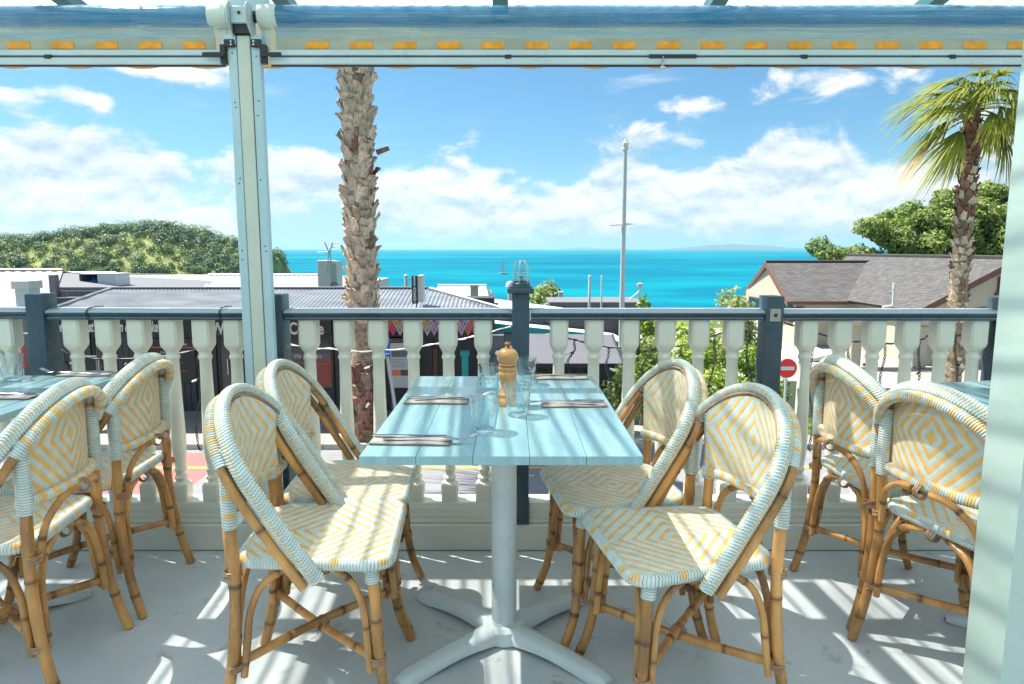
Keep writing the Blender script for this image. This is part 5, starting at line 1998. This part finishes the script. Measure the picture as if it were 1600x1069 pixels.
for (b_, o_, xc, sg) in ((bl1, o1, -1.032, -1), (bl2, o2, -.880, 1)):
    MB().lathe([(.006, -.034), (.020, -.034), (.040, -.032), (.0415, -.026), (.0415, .026), (.038, .034), (.01, .034)], (xc - o_.x + sg * .012, 0, 2.046 - o_.z), 32, axis='x').build('end_cap', 'cap_cream', b_)
    MB().lathe([(.020, -.012), (.020, .012), (.011, .014)], (xc - o_.x - sg * .035, 0, 2.046 - o_.z), 20, axis='x').build('collar', 'black_plastic', b_)
    MB().tube([(xc - o_.x - sg * .028, .0, 2.046 - o_.z), (xc - o_.x - sg * .085, .0, 2.046 - o_.z)], .006, 8).build('axle', 'steel', b_)
    MB().span((xc - o_.x - .018, .0, 1.93 - o_.z), (xc - o_.x + .012, .006, 2.01 - o_.z)).build('end_tab', 'cap_cream', b_)

# ------------------------------------------------------------------ roof and valance
vr = empty('veranda_roof', (0, 2.9, 2.2), 0, 'blue translucent corrugated veranda roof on dark teal rafters', 'roof')
O = Vector((0, 2.9, 2.2))
RZ = lambda y: 2.203 + (2.93 - y) * .12
rf = MB()
corrugated(rf, L((-5, 2.94, RZ(2.94))), L((5, 2.94, RZ(2.94))), L((5, -3.5, RZ(-3.5))), L((-5, -3.5, RZ(-3.5))), .072, .011, rows=8, spw=8)
rf.build('roof_sheet', 'roof_poly', vr, fix=False)
for k_ in range(-5, 6):
    x = -.045 + k_ * .84
    m_ = MB()
    m_.prism([L((x - .03, 2.90, RZ(2.90) - .014)), L((x - .03, -3.4, RZ(-3.4) - .014)), L((x - .03, -3.4, RZ(-3.4) - .104)), L((x - .03, 2.90, RZ(2.90) - .060))], (.06, 0, 0))
    m_.build('rafter', 'rafter', vr)
for y in (1.05, -.4, -1.9):
    MB().span(L((-5, y - .022, RZ(y) - .062)), L((5, y + .022, RZ(y) - .0165))).build('batten', 'rafter', vr)
sv = empty('scalloped_valance', (0, 2.93, 2.15), 0, 'cream scalloped valance board hanging at the veranda eave', 'valance')
O = Vector((0, 2.93, 2.15))
sm = MB()
pts = [(-4.5, 2.19), (4.5, 2.19)]
x = 4.5
bot = []
per = .265
n = int(9 / per)
for i in range(n * 10 + 1):
    xx = 4.5 - i * per / 10
    ph = (i % 10) / 10
    s_ = abs(math.sin(math.pi * ((xx + .06) / per)))
    bot.append((xx, 1.994 - .034 * s_ ** .7))
V = [L((a, 2.925, b)) for a, b in bot]
T_ = [L((a, 2.925, 2.19)) for a, b in bot]
sm.v = [tuple(v) for v in V + T_] + [tuple(v + Vector((0, .012, 0))) for v in V + T_]
N = len(V)
for i in range(N - 1):
    sm.f += [(i, i + 1, N + i + 1, N + i), (2 * N + i, 3 * N + i, 3 * N + i + 1, 2 * N + i + 1), (i, 2 * N + i, 2 * N + i + 1, i + 1), (N + i, N + i + 1, 3 * N + i + 1, 3 * N + i)]
    sm.m += [0] * 4
sm.c = [0] * len(sm.v)
sm.build('board', 'valance', sv, fix=True)
MB().tube([L((a, 2.922, b + .004)) for a, b in bot], .0035, 5).build('edging', 'patch_orange', sv)

# ================================================================== TABLES
def board_mesh(w_, d_, t_):
    return MB().box((0, 0, 0), (w_, d_, t_)).mesh('plank', 'table_paint', bevel=.0028, seg=2)


def pedestal(t):
    MB().lathe([(.0395, .06), (.0395, .715), (.0395, .725)], (0, 0, 0), 36).build('column', 'cast_iron_white', t)
    MB().lathe([(.0425, .055), (.0425, .060), (.040, .062)], (0, 0, 0), 36).build('collar', 'cast_iron_white', t)
    ft = MB()
    hub = []
    for (r, z) in ((.070, .028), (.068, .045), (.055, .056), (.03, .058)):
        hub.append((r, z))
    ft.lathe([(.070, .004)] + hub, (0, 0, 0), 28)
    ft.build('hub', 'cast_iron_white', t)
    for k_ in range(4):
        a = R(40) if k_ == 0 else R([40, 140, 220, 320][k_])
        ca, sa = math.cos(a), math.sin(a)
        rg = []
        for i in range(13):
            s_ = i / 12
            r = .03 + .36 * s_
            hw = .038 - .008 * s_ if s_ < .93 else .022
            top = .056 - .026 * s_ ** 1.4 - (.012 if s_ > .95 else 0)
            bot_ = .002 if s_ > .80 else .004 + .014 * math.sin(math.pi * s_ / .8)
            ring = []
            for (u, v) in ((-1, 0), (-1, .55), (-.72, .88), (-.3, 1), (.3, 1), (.72, .88), (1, .55), (1, 0)):
                z = bot_ + (top - bot_) * v
                ring.append(Vector((ca * r - sa * hw * u, sa * r + ca * hw * u, z)))
            rg.append(ring)
        m_ = MB()
        m_.rings(rg)
        m_.build('foot', 'cast_iron_white', t, angle=50)
        MB().lathe([(.016, 0), (.018, .004)], (ca * .375, sa * .375, 0), 12).build('glide', 'rubber', t)


def table(x, y, rz, label, W_=.66, D_=1.007):
    t = empty('table', (x, y, 0), rz, label, 'table', 'turquoise bistro tables')
    bw_ = W_ / 5
    bme_ = board_mesh(bw_ - .0004, D_, .022)
    for i in range(5):
        part('plank', bme_, t, (-W_ / 2 + bw_ * (i + .5), 0, .739))
    MB().box((0, 0, .7258), (W_ - .16, D_ - .16, .004)).build('underframe', 'cast_iron_white', t)
    pedestal(t)
    return t


TX, TY = -.025, 2.034
table(TX, TY, 0, 'turquoise plank table in the centre, laid for four with glasses and pepper mill')
table(-1.81, 2.05, R(0), 'turquoise plank table at the left edge with a single glass')
table(1.79, 1.95, R(12), 'bare turquoise plank table at the right, half hidden by the post')

# ================================================================== CHAIR
def cane_tube(path, r, n_sides=10, node_gap=.16, seed=0, ends=True):
    """bamboo pole with swollen dark nodes"""
    rr = random.Random(seed)
    p = resample(path, .006)
    nodes = []
    s_ = rr.uniform(.03, node_gap)
    total = .006 * len(p)
    while s_ < total - .01:
        nodes.append(s_)
        s_ += node_gap * 1.35 * rr.uniform(.6, 1.4)
    rad, cols = [], []
    keep = []
    for i, q_ in enumerate(p):
        s_ = i * .006
        near = min([abs(s_ - k) for k in nodes] + [9])
        if i not in (0, len(p) - 1) and near > .013 and i % 3:
            continue
        keep.append(q_)
        tp = 1.0 + .03 * math.sin(s_ * 31 + seed)
        rad.append(r * (tp + (.10 if near < .0035 else 0)))
        cols.append(.9 if near < .0045 else (.28 if near < .009 else 0))
    m_ = MB()
    m_.tube(keep, rad, n_sides, cols=cols)
    return m_


def wrapped(mb, path, a, b, ref=None, pitch=.0065, amp=.0013, sides=12, slant=.0, chev=0.0, color=None, closed=False, per=6, seam=False):
    p = resample(path, pitch / per, closed)
    fr = frames(p, closed, ref)
    rg, mi = [], []
    for i, (c, (t, u, v)) in enumerate(zip(p, fr)):
        ring = []
        for q_ in range(sides):
            th = 2 * math.pi * q_ / sides
            thn = th / (2 * math.pi)
            ph = i / per + slant * thn + chev * abs(((2 * thn + .5) % 1) * 2 - 1) * 2
            d = abs(math.sin(math.pi * ph)) ** .6 * amp
            ring.append(c + u * ((a + d) * math.cos(th)) + v * ((b + d) * math.sin(th)))
        rg.append(ring)
    for i in range(len(rg) if closed else len(rg) - 1):
        for q_ in range(sides):
            thn = (q_ + .5) / sides
            ph = (i + .5) / per + slant * thn + chev * abs(((2 * thn + .5) % 1) * 2 - 1) * 2
            fr_ = ph - math.floor(ph)
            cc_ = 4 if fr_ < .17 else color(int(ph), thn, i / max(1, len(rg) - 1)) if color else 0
            mi.append(cc_ if cc_ else (0, 0, 2, 0, 0, 3, 0, 2)[(int(ph) * 5 + 3 * (int(ph) // 3)) % 8])
    mb.rings(rg, closed, True, mi)
    return mb


def weave(fmap, keep, hu, hv, cu, cv, name, parent, per=8, yel=3, sub=4, amp=.0011):
    """twill of flat strands: concentric diamonds of yellow uprights over blue crosses"""
    nu, nv = int(round(2 * hu / cu)) * sub, int(round(2 * hv / cv)) * sub
    U = np.linspace(-hu, hu, nu + 1)
    Vv = np.linspace(-hv, hv, nv + 1)
    mb = MB()
    idx = -np.ones((nv + 1, nu + 1), int)
    verts = []

    def hgt(u, v):
        au, av = abs(u) / cu, abs(v) / cv
        iu, iv = math.floor(au + 1e-6), math.floor(av + 1e-6)
        k = (iu + iv) % per
        if k < yel:
            ph = ((iu + av) % per) / yel
            acr = au - iu
        else:
            ph = ((iv + au) % per - yel) / (per - yel)
            acr = av - iv
        ph = min(1, max(0, ph))
        return amp * (.25 + .75 * math.sin(math.pi * min(1, max(0, .06 + .88 * ph))) ** .5) * math.sqrt(max(0, 1 - (2 * acr - 1) ** 2 * .98))

    faces, mi = [], []
    for j in range(nv + 1):
        for i in range(nu + 1):
            if keep(U[i], Vv[j]):
                p, nrm = fmap(U[i], Vv[j])
                verts.append(tuple(p + nrm * hgt(U[i], Vv[j])))
                idx[j, i] = len(verts) - 1
    for j in range(nv):
        for i in range(nu):
            q_ = (idx[j, i], idx[j, i + 1], idx[j + 1, i + 1], idx[j + 1, i])
            if min(q_) < 0:
                continue
            uc, vc = (U[i] + U[i + 1]) / 2, (Vv[j] + Vv[j + 1]) / 2
            k = (math.floor(abs(uc) / cu) + math.floor(abs(vc) / cv)) % per
            faces.append(tuple(int(x) for x in q_))
            mi.append(1 if k < yel else 0)
    me = bpy.data.meshes.new(name)
    me.from_pydata(verts, [], faces)
    me.materials.append(MATS['strand_blue'])
    me.materials.append(MATS['strand_yellow'])
    me.materials.append(MATS['strand_cream'])
    me.polygons.foreach_set('material_index', mi)
    me.shade_smooth()
    o_ = bpy.data.objects.new(name, me)
    COL.objects.link(o_)
    o_.parent = parent
    return o_


HS0, HTOP, HW = .27, .5025, .238           # straight length, plane height, half width
ES = Vector((-.5174, 0, .8557))
EN = Vector((.8557, 0, .5174))
HO = Vector((.03, 0, .42))


def hoop_pt(s_, w_):
    return HO + ES * s_ + Vector((0, w_, 0))


def hoop_path(inset=0.0, nrm=0.0, s_from=0.0, n=40, drop=0.0):
    out = []
    for k in range(6):
        t = k / 6
        s_ = s_from + (HS0 - s_from) * t
        if s_from < HS0:
            out.append((s_, -(HW - inset) * (1 - .045 * (1 - s_ / HS0) ** 2)))
    for k in range(n + 1):
        a = math.pi - math.pi * k / n
        s_ = HS0 + (HTOP - HS0 - inset) * math.sin(a)
        if s_ < s_from:
            continue
        out.append((s_, (HW - inset) * math.cos(a)))
    if s_from < HS0:
        for k in range(5, -1, -1):
            t = k / 6
            s_ = s_from + (HS0 - s_from) * t
            out.append((s_, (HW - inset) * (1 - .045 * (1 - s_ / HS0) ** 2)))
    return [hoop_pt(s_, w_) + EN * nrm for s_, w_ in out]


def make_chair():
    c = empty('rattan_chair', (0, 0, 0), 0)
    Y, B = 'strand_yellow', 'strand_blue'
    # --- seat: outline and woven top
    HF, HB, XF, XB, RC = .213, .180, .200, -.178, .055

    def half(x):
        t = (x - XB) / (XF - XB)
        return HB + (HF - HB) * t

    def seat_keep(u, v):
        x, y = u, v
        if not (XB <= x <= XF) or abs(y) > half(x):
            return False
        for cx_ in (XF - RC, XB + RC):
            if (x > XF - RC and cx_ > 0) or (x < XB + RC and cx_ < 0):
                dy = abs(y) - (half(x) - RC)
                if dy > 0 and math.hypot(x - cx_, dy) > RC:
                    return False
        return True

    def seat_map(u, v):
        z = .4635 + .010 * ((u / .2) ** 2 - .4) * .3 - .008 * (1 - (v / .21) ** 2) * (1 - (u / .21) ** 2) - (.010 * max(0, (u - .14) / .06) ** 2)
        return Vector((u, v, z)), Vector((0, 0, 1))

    weave(seat_map, seat_keep, .2016, .2160, .0048, .0054, 'seat', c, per=8, yel=3, sub=3, amp=.0015)
    bot = MB()
    outline = []
    for (cx_, cy_, a0) in ((XF - RC, half(XF) - RC, 0), (XB + RC, half(XB) - RC, 90), (XB + RC, -(half(XB) - RC), 180), (XF - RC, -(half(XF) - RC), 270)):
        for k in range(9):
            a = R(a0 + 90 * k / 8)
            outline.append(Vector((cx_ + RC * math.cos(a), cy_ + RC * math.sin(a), .4475)))
    bot.prism([p - Vector((0, 0, .004)) for p in outline], (0, 0, .006))
    bot.build('seat_underside', 'bamboo_dark', c)
    rim = MB()
    ol = []
    for i in range(len(outline)):
        a, b = outline[i], outline[(i + 1) % len(outline)]
        ol.append(a)
        if (b - a).length > .05:
            for k in range(1, 8):
                ol.append(a.lerp(b, k / 8))
    for p in ol:
        p.z = .4505 - (.006 * max(0, (p.x - .14) / .06) ** 2)

    def rim_col(w_, th, t):
        g_ = (w_ // 3) % 5
        return 1 if (g_ == 1 and .0 < th < .27) else 0
    wrapped(rim, ol, .0135, .0120, ref=Vector((0, 0, 1)), pitch=.0078, amp=.0026, sides=12, color=rim_col, closed=True, slant=.5)
    rim.build('seat_border', [B, Y, 'strand_teal', 'strand_cream', 'strand_gap_shade'], c)

    # --- backrest panel
    def xh(y):
        q_ = min(.999, abs(y) / (HW - .014))
        s_ = HS0 + (HTOP - HS0 - .014) * math.sqrt(1 - q_ * q_)
        p = hoop_pt(s_, 0)
        return p.x, p.z

    ZC = .712

    def back_map(u, v):
        x, zt = xh(u)
        x2, _ = xh(u + .004)
        d = Vector((x2 - x, .004, 0)).normalized()
        # the panel leans with the posts: upright, slightly back at the top
        z = ZC + v
        lean = .004 * (1 - (z - .575) / .27)
        return Vector((x + .007 + lean, u, z)), Vector((d.y, -d.x, 0)).normalized()

    def back_keep(u, v):
        if abs(u) > .181:
            return False
        _, zt = xh(u)
        return .570 <= ZC + v <= zt - .008

    weave(back_map, back_keep, .1890, .1512, .0045, .0054, 'backrest', c, per=8, yel=3, sub=3, amp=.0016)

    def back_map2(u, v):
        p, n_ = back_map(u, v)
        return p - n_ * .0016, -n_
    o2_ = weave(back_map2, back_keep, .1890, .1512, .0045, .0054, 'backrest_rear', c, per=8, yel=4, sub=3, amp=.0015)
    bm = bmesh.new()
    bm.from_mesh(o2_.data)
    bmesh.ops.reverse_faces(bm, faces=bm.faces)
    bm.to_mesh(o2_.data)
    bm.free()

    # --- woven hoop: ridged plait with a yellow-flecked seam
    hp = MB()

    def hoop_col(w_, th, t):
        d = min(abs(th - .25), abs(th - .75))
        if w_ % 2 == 0 and (0 < th - .25 < .05 or 0 < .75 - th < .05):
            return 1
        if w_ % 3 == 0 and min(th, 1 - th) < .06:
            return 1
        return 0
    wrapped(hp, hoop_path(0, .000), .0180, .0118, ref=EN, pitch=.0080, amp=.0032, sides=16, chev=.55, color=hoop_col)
    hp.build('hoop', [B, Y, 'strand_teal', 'strand_cream', 'strand_gap_shade'], c)
    # thin cane line inside the plait, the two poles that show below the wrapping
    m_ = MB()
    m_.tube(hoop_path(.0175, .006, .28), .0038, 7)
    m_.build('inner_cane', 'cane_bind', c)
    m_ = MB()
    m_.tube(hoop_path(.0165, -.030, .26), .0036, 7)
    m_.build('outer_cane', 'cane_bind', c)
    for sg in (-1, 1):
        lo = [p for p in hoop_path(.0155, -.006, .012) if (p.y * sg > 0 and (p - HO).dot(ES) < .36)]
        lo2 = [p for p in hoop_path(.003, -.040, .004) if (p.y * sg > 0 and (p - HO).dot(ES) < .37)]
        cane_tube(lo, .0105, seed=3 + sg, node_gap=.2).build('hoop_pole', 'bamboo', c, attr='node')
        cane_tube(lo2, .0122, seed=7 + sg, node_gap=.22).build('hoop_pole', 'bamboo', c, attr='node')
    # wrapped rear rim in yellow and blue bunches
    rr_ = MB()
    rpth = [p for p in hoop_path(.006, -.038, .355)]
    wrapped(rr_, rpth, .0145, .0135, ref=EN, pitch=.0068, amp=.0024, sides=12, slant=1.2, color=lambda w_, th, t: 1 if ((w_ // 4) % 2 == 0) != (th > .62 and w_ % 3 == 0) and .06 < t < .94 else 0)
    rr_.build('backrest_rim', [B, Y, 'strand_teal', 'strand_cream', 'strand_gap_shade'], c)

    # --- rear posts continue into rear legs
    for sg in (-1, 1):
        rear = spline([(-.182, sg * .191, .760), (-.186, sg * .188, .66), (-.186, sg * .187, .56), (-.182, sg * .187, .45), (-.184, sg * .190, .32), (-.198, sg * .195, .18), (-.218, sg * .200, .08), (-.240, sg * .204, .004)], 8)
        lg = cane_tube(rear, .0146, 12, seed=11 + sg, node_gap=.19).build('leg', 'bamboo', c, attr='node')
        sl = MB()
        wrapped(sl, [p for p in rear if .545 < p.z < .757], .0174, .0174, pitch=.0074, amp=.0021, sides=12, slant=1.0,
                color=lambda w_, th, t, sg=sg: 1 if (.55 < t < .62 or .78 < t < .86) and (.05 < th < .3) else 0)
        sl.build('leg_wrapping', [B, Y, 'strand_teal', 'strand_cream', 'strand_gap_shade'], lg)
        front = spline([(.150, sg * .182, .446), (.158, sg * .184, .36), (.163, sg * .186, .26), (.170, sg * .189, .16), (.186, sg * .194, .08), (.216, sg * .200, .004)], 8)
        lg = cane_tube(front, .0142, 12, seed=21 + sg, node_gap=.17).build('leg', 'bamboo', c, attr='node')
        sl = MB()
        wrapped(sl, [p for p in front if p.z > .392], .0172, .0172, pitch=.0072, amp=.0018, sides=12, slant=1.0)
        sl.build('leg_wrapping', [B, Y, 'strand_teal', 'strand_cream', 'strand_gap_shade'], lg)
    # bowed lower crossbar, bunches of yellow and blue
    cb_ = MB()
    bow = []
    for k in range(17):
        y = -.188 + .376 * k / 16
        x, _ = xh(y)
        bow.append(Vector((x + .004, y, .572)))
    wrapped(cb_, bow, .0150, .0135, ref=Vector((0, 0, 1)), pitch=.0074, amp=.0022, sides=12, slant=1.2, color=lambda w_, th, t: 1 if (w_ // 3) % 2 == 1 else 0)
    cb_.build('crossbar', [B, Y, 'strand_teal', 'strand_cream', 'strand_gap_shade'], c)
    # --- stretchers crossing low
    fz_, rz_ = (.168, .188, .178), (-.198, .194, .178)
    for sg in (-1, 1):
        a = Vector((fz_[0], sg * fz_[1], .180))
        b = Vector((rz_[0], -sg * rz_[1], .184))
        mid = (a + b) / 2 + Vector((0, 0, .011 * sg))
        cane_tube(spline([a, mid, b], 12), .0118, 10, seed=31 + sg, node_gap=.15).build('stretcher', 'bamboo', c, attr='node')
    # --- curved braces
    nb = 41

    def brace(pts, r=.0095):
        nonlocal nb
        nb += 1
        cane_tube(spline(pts, 8), r, 9, seed=nb, node_gap=.17).build('brace', 'bamboo', c, attr='node')
    for sg in (-1, 1):
        y = sg * .184
        brace([(.143, y * 1.02, .150), (.138, y, .24), (.128, y * .98, .33), (.098, y * .96, .395), (.045, y * .93, .432)])
        brace([(-.170, y * 1.05, .155), (-.160, y * 1.02, .24), (-.150, y, .32), (-.120, y * .97, .390), (-.06, y * .93, .432)])
        # rear face arch halves and front face
        brace([(-.196, sg * .166, .160), (-.192, sg * .162, .25), (-.184, sg * .148, .34), (-.178, sg * .105, .405), (-.172, sg * .030, .432)], .0105)
        brace([(.170, sg * .160, .165), (.166, sg * .154, .25), (.160, sg * .138, .34), (.154, sg * .095, .402), (.150, sg * .03, .430)])
        # small arch above the seat up to the crossbar
        brace([(-.198, sg * .166, .405), (-.202, sg * .160, .46), (-.212, sg * .140, .515), (-.224, sg * .085, .552), (-.234, sg * .028, .560)], .0100)

    # --- cane bindings
    def bind(pc, axis, r, turns=4, w_=.0032):
        pc, axis = Vector(pc), Vector(axis).normalized()
        u = axis.orthogonal().normalized()
        v = axis.cross(u)
        m2 = MB()
        path = []
        for i in range(turns * 12 + 1):
            a = 2 * math.pi * i / 12
            rr2 = r * (1 + .05 * math.sin(i * 1.9))
            path.append(pc + u * (rr2 * math.cos(a)) + v * (rr2 * math.sin(a)) + axis * ((i / 12 - turns / 2) * w_ * 1.5))
        m2.tube(path, w_ * .62, 5)
        m2.tube([path[-1], path[-1] + u * .015 + axis * .008, path[-1] + u * .028 + v * .01 - axis * .012], w_ * .3, 4)
        return m2.build('binding', 'cane_bind', c)
    for sg in (-1, 1):
        bind((.164, sg * .186, .182), (0, 0, 1), .0200)
        bind((-.190, sg * .190, .182), (0, 0, 1), .0215)
        bind((-.189, sg * .180, .425), (0, 0, 1), .0215, 4)
        bind((.152, sg * .17, .20), (1, 0, .2), .014, 3)
        bind((.035, sg * .170, .424), (1, 0, .5), .0125, 3)
    bind((-.015, 0, .182), (.7, .7, 0), .0205, 3)
    bind((-.015, 0, .182), (.7, -.7, 0), .0205, 3)
    bind((-.178, 0, .425), (0, 1, 0), .0180, 4)
    bind((-.236, 0, .558), (0, 1, 0), .0190, 4)
    return c


CH = make_chair()
GRP = 'rattan bistro chairs around the tables'
SEATS = [
    (-.520, 1.800, R(4), 'front left rattan chair at the centre table, seat facing right'),
    (-.545, 2.215, R(3), 'chair at the far left corner of the centre table, beside the palm trunk'),
    (.445, 1.755, R(191), 'front right chair at the centre table, the largest one in full view'),
    (.335, 2.175, R(189), 'chair at the far right corner of the centre table, behind the large right one'),
    (-1.462, 1.850, R(187), 'nearest chair at the left table, cut by the left picture edge'),
    (-1.490, 2.330, R(184), 'far chair at the left table, next to the curb and left newel'),
    (1.360, 1.880, R(15), 'near chair at the right table, back to us, partly behind the sage post'),
    (1.330, 2.290, R(3), 'far chair at the right table, seen from behind near the no entry sign'),
]
for i, (x, y, a, lb) in enumerate(SEATS):
    o_ = CH if i == 0 else copy_tree(CH)
    o_.location = (x, y, 0)
    o_.rotation_euler = (0, 0, a)
    props(o_, lb, 'chair', GRP)

# ================================================================== TABLEWARE
TZ = .7505


def glass_mesh():
    H = .094
    S = 40

    def rad(z, outer):
        t = z / H
        r = .0265 + .0135 * t ** .8 + (.001 if t < .04 else 0)
        return r if outer else r - (.0021 if t > .2 else .003)
    rg = []
    zs2 = [0, .0015, .006, .012, .022, .034, .044, .050, .053, .056, .065, .075, .085, .0925, .094]
    for z in zs2:
        fl = 1 if .008 < z < .051 else 0
        bulge = .0008 if .0505 < z < .058 else 0
        rg.append([Vector(((rad(z, True) - (.0016 if z < .001 else 0) + bulge + fl * .0011 * (abs(math.cos(4.5 * 2 * math.pi * q_ / S)) - .5) * 1.6) * math.cos(2 * math.pi * q_ / S),
                           (rad(z, True) - (.0016 if z < .001 else 0) + bulge + fl * .0011 * (abs(math.cos(4.5 * 2 * math.pi * q_ / S)) - .5) * 1.6) * math.sin(2 * math.pi * q_ / S), z)) for q_ in range(S)])
    for z in (.0942, .092, .07, .05, .03, .015, .0095, .008):
        r = rad(z, False) * (1 if z > .009 else .6)
        rg.append([Vector((r * math.cos(2 * math.pi * q_ / S), r * math.sin(2 * math.pi * q_ / S), z)) for q_ in range(S)])
    m_ = MB()
    m_.rings(rg)
    return m_.mesh('tumbler', 'drink_glass', angle=40)


gme = glass_mesh()
GG = 'faceted tumblers on the tables'


def at_table(px, py):
    """table-top point seen at a pixel"""
    a = PITCH + math.atan((py - 534.5) / FPX)
    y = (CAM.z - TZ) / math.tan(a)
    z = y * math.cos(PITCH) + (CAM.z - TZ) * math.sin(PITCH)
    return Vector(((px - 800) / FPX * z, y, TZ))


for (px, py, lb) in ((757, 674, 'front tumbler of the four, in front of the pepper mill to the left'), (809, 649, 'tumbler just right of the pepper mill base, second nearest'),
                     (765, 613, 'tumbler behind and left of the pepper mill'), (821, 600, 'farthest tumbler, behind the pepper mill to the right'),
                     (20, 594, 'only tumbler on the left table')):
    g_ = bpy.data.objects.new('tumbler', gme)
    COL.objects.link(g_)
    g_.location = at_table(px, py)
    g_.rotation_euler = (0, 0, rnd.uniform(0, 3))
    props(g_, lb, 'glass', GG)

pm = empty('pepper_mill', at_table(793, 633), 0, 'turned wooden pepper mill with a black knob standing among the tumblers', 'pepper mill')
MB().lathe([(.0255, 0), (.0265, .004), (.0265, .016), (.0235, .022), (.0215, .030), (.0235, .036), (.0205, .043), (.0185, .060), (.020, .078), (.0245, .094), (.0258, .102), (.0245, .108), (.0215, .112), (.0245, .117), (.0258, .122), (.0245, .1265), (.020, .128)],
           (0, 0, 0), 36).build('body', 'wood_mill', pm)
MB().lathe([(.0195, .1285), (.0225, .130), (.0245, .133), (.0215, .138), (.0265, .145), (.0295, .155), (.0290, .166), (.0240, .177), (.016, .184), (.008, .187)], (0, 0, 0), 36).build('head', 'wood_mill', pm)
MB().lathe([(.0065, .187), (.0075, .190), (.0045, .193), (.0075, .196), (.0085, .201), (.006, .206), (.001, .207)], (0, 0, 0), 20).build('knob', 'copper_light', pm)


pm.scale = (1.12, 1.12, .95)


def fork_mesh():
    m_ = MB()
    # handle and neck as a lofted strip, then four tines, all one curved body along +x
    def zc_(x):
        return .004 + .013 * max(0, (x - .10) / .075) ** 2 - .0025 * math.exp(-((x - .125) / .02) ** 2) * 2
    sec = [(-.10, .0075, .0012), (-.09, .0085, .0014), (-.03, .0052, .0016), (.03, .0032, .0018), (.06, .0036, .0018), (.085, .0100, .0012), (.105, .0115, .0010), (.118, .0110, .0010)]
    rg = []
    for x, hw, th in sec:
        z = zc_(x)
        rg.append([Vector((x, -hw, z)), Vector((x, -hw * .6, z + th)), Vector((x, hw * .6, z + th)), Vector((x, hw, z)), Vector((x, hw * .6, z - th * .6)), Vector((x, -hw * .6, z - th * .6))])
    m_.rings(rg)
    for k in range(4):
        y = -.0088 + k * .00587
        m_.tube([Vector((x, y * (1 - .05 * (x - .118) / .05), zc_(x))) for x in (.116, .130, .145, .158, .168)], [.0015, .0014, .0013, .0012, .0006], 6)
    return m_.mesh('fork', 'steel', angle=60)


def knife_mesh():
    m_ = MB()
    rg = []
    for x, a, b, th in [(-.115, -.006, .006, .0022), (-.10, -.0075, .0075, .0026), (-.02, -.006, .006, .0028), (-.005, -.0045, .0045, .0026), (.002, -.006, .0085, .0010), (.06, -.0085, .0085, .0008), (.10, -.0080, .0085, .0007), (.118, -.002, .0080, .0005)]:
        rg.append([Vector((x, a, .003)), Vector((x, (a + b) / 2, .003 + th)), Vector((x, b, .003)), Vector((x, (a + b) / 2, .003 - th))])
    m_.rings(rg)
    return m_.mesh('knife', 'steel', angle=60)


def napkin_mesh(seed):
    r = random.Random(seed)
    m_ = MB()
    for lay in range(3):
        n = 10
        z0 = .0008 + lay * .0022
        for i in range(n + 1):
            x = -.098 + .196 * i / n
            for j, y in enumerate((-.036, -.012, .012, .036)):
                m_.v.append((x + lay * .002, y + (lay * .002 if y > 0 else lay * -.001), z0 + .0009 * math.sin(i * .9 + seed + lay) + (.0014 if j in (1, 2) else 0)))
                m_.c.append(0)
        b = lay * (n + 1) * 4
        for i in range(n):
            for j in range(3):
                q_ = b + i * 4 + j
                m_.f.append((q_, q_ + 4, q_ + 5, q_ + 1))
                m_.m.append(0)
    return m_


fme, kme = fork_mesh(), knife_mesh()
SET = [(641, 690, 1, -3, 'at the near left place, below the front tumbler'), (681, 628, 1, -2, 'at the left place in the middle of the centre table'),
       (895, 633, -1, 2, 'at the right place beside the large right chair'), (876, 591, -1, 1, 'at the far right place near the rail'),
       (135, 586, -1, 2, 'at the far right corner of the left table'), (8, 621, -1, -2, 'at the left picture edge on the left table')]
for i, (px, py, sg, rot, lb) in enumerate(SET):
    c0 = at_table(px, py)
    a = R(rot)
    np_ = napkin_mesh(i).build('napkin', 'napkin', None, c0, fix=False)
    md = np_.modifiers.new('solid', 'SOLIDIFY')
    md.thickness = .0012
    np_.rotation_euler = (0, 0, a)
    props(np_, 'folded paper napkin ' + lb, 'napkin', 'paper napkins under the cutlery')
    fk = bpy.data.objects.new('fork', fme)
    COL.objects.link(fk)
    fk.location = c0 + Vector((sg * .022, .010 * (1 if i % 2 else -1) - .004, .0085))
    fk.rotation_euler = (0, R(-1.5), (0 if sg > 0 else math.pi) + R(7 if i % 2 else -4))
    fk.scale = (.88, .95, 1)
    props(fk, 'steel fork ' + lb, 'fork', 'forks on the napkins')
    kn = bpy.data.objects.new('knife', kme)
    COL.objects.link(kn)
    kn.location = c0 + Vector((sg * -.005, .016, .0085))
    kn.rotation_euler = (R(4), 0, (0 if sg > 0 else math.pi) + R(-2))
    kn.scale = (.80, .95, 1)
    props(kn, 'steel knife ' + lb, 'knife', 'knives on the napkins')
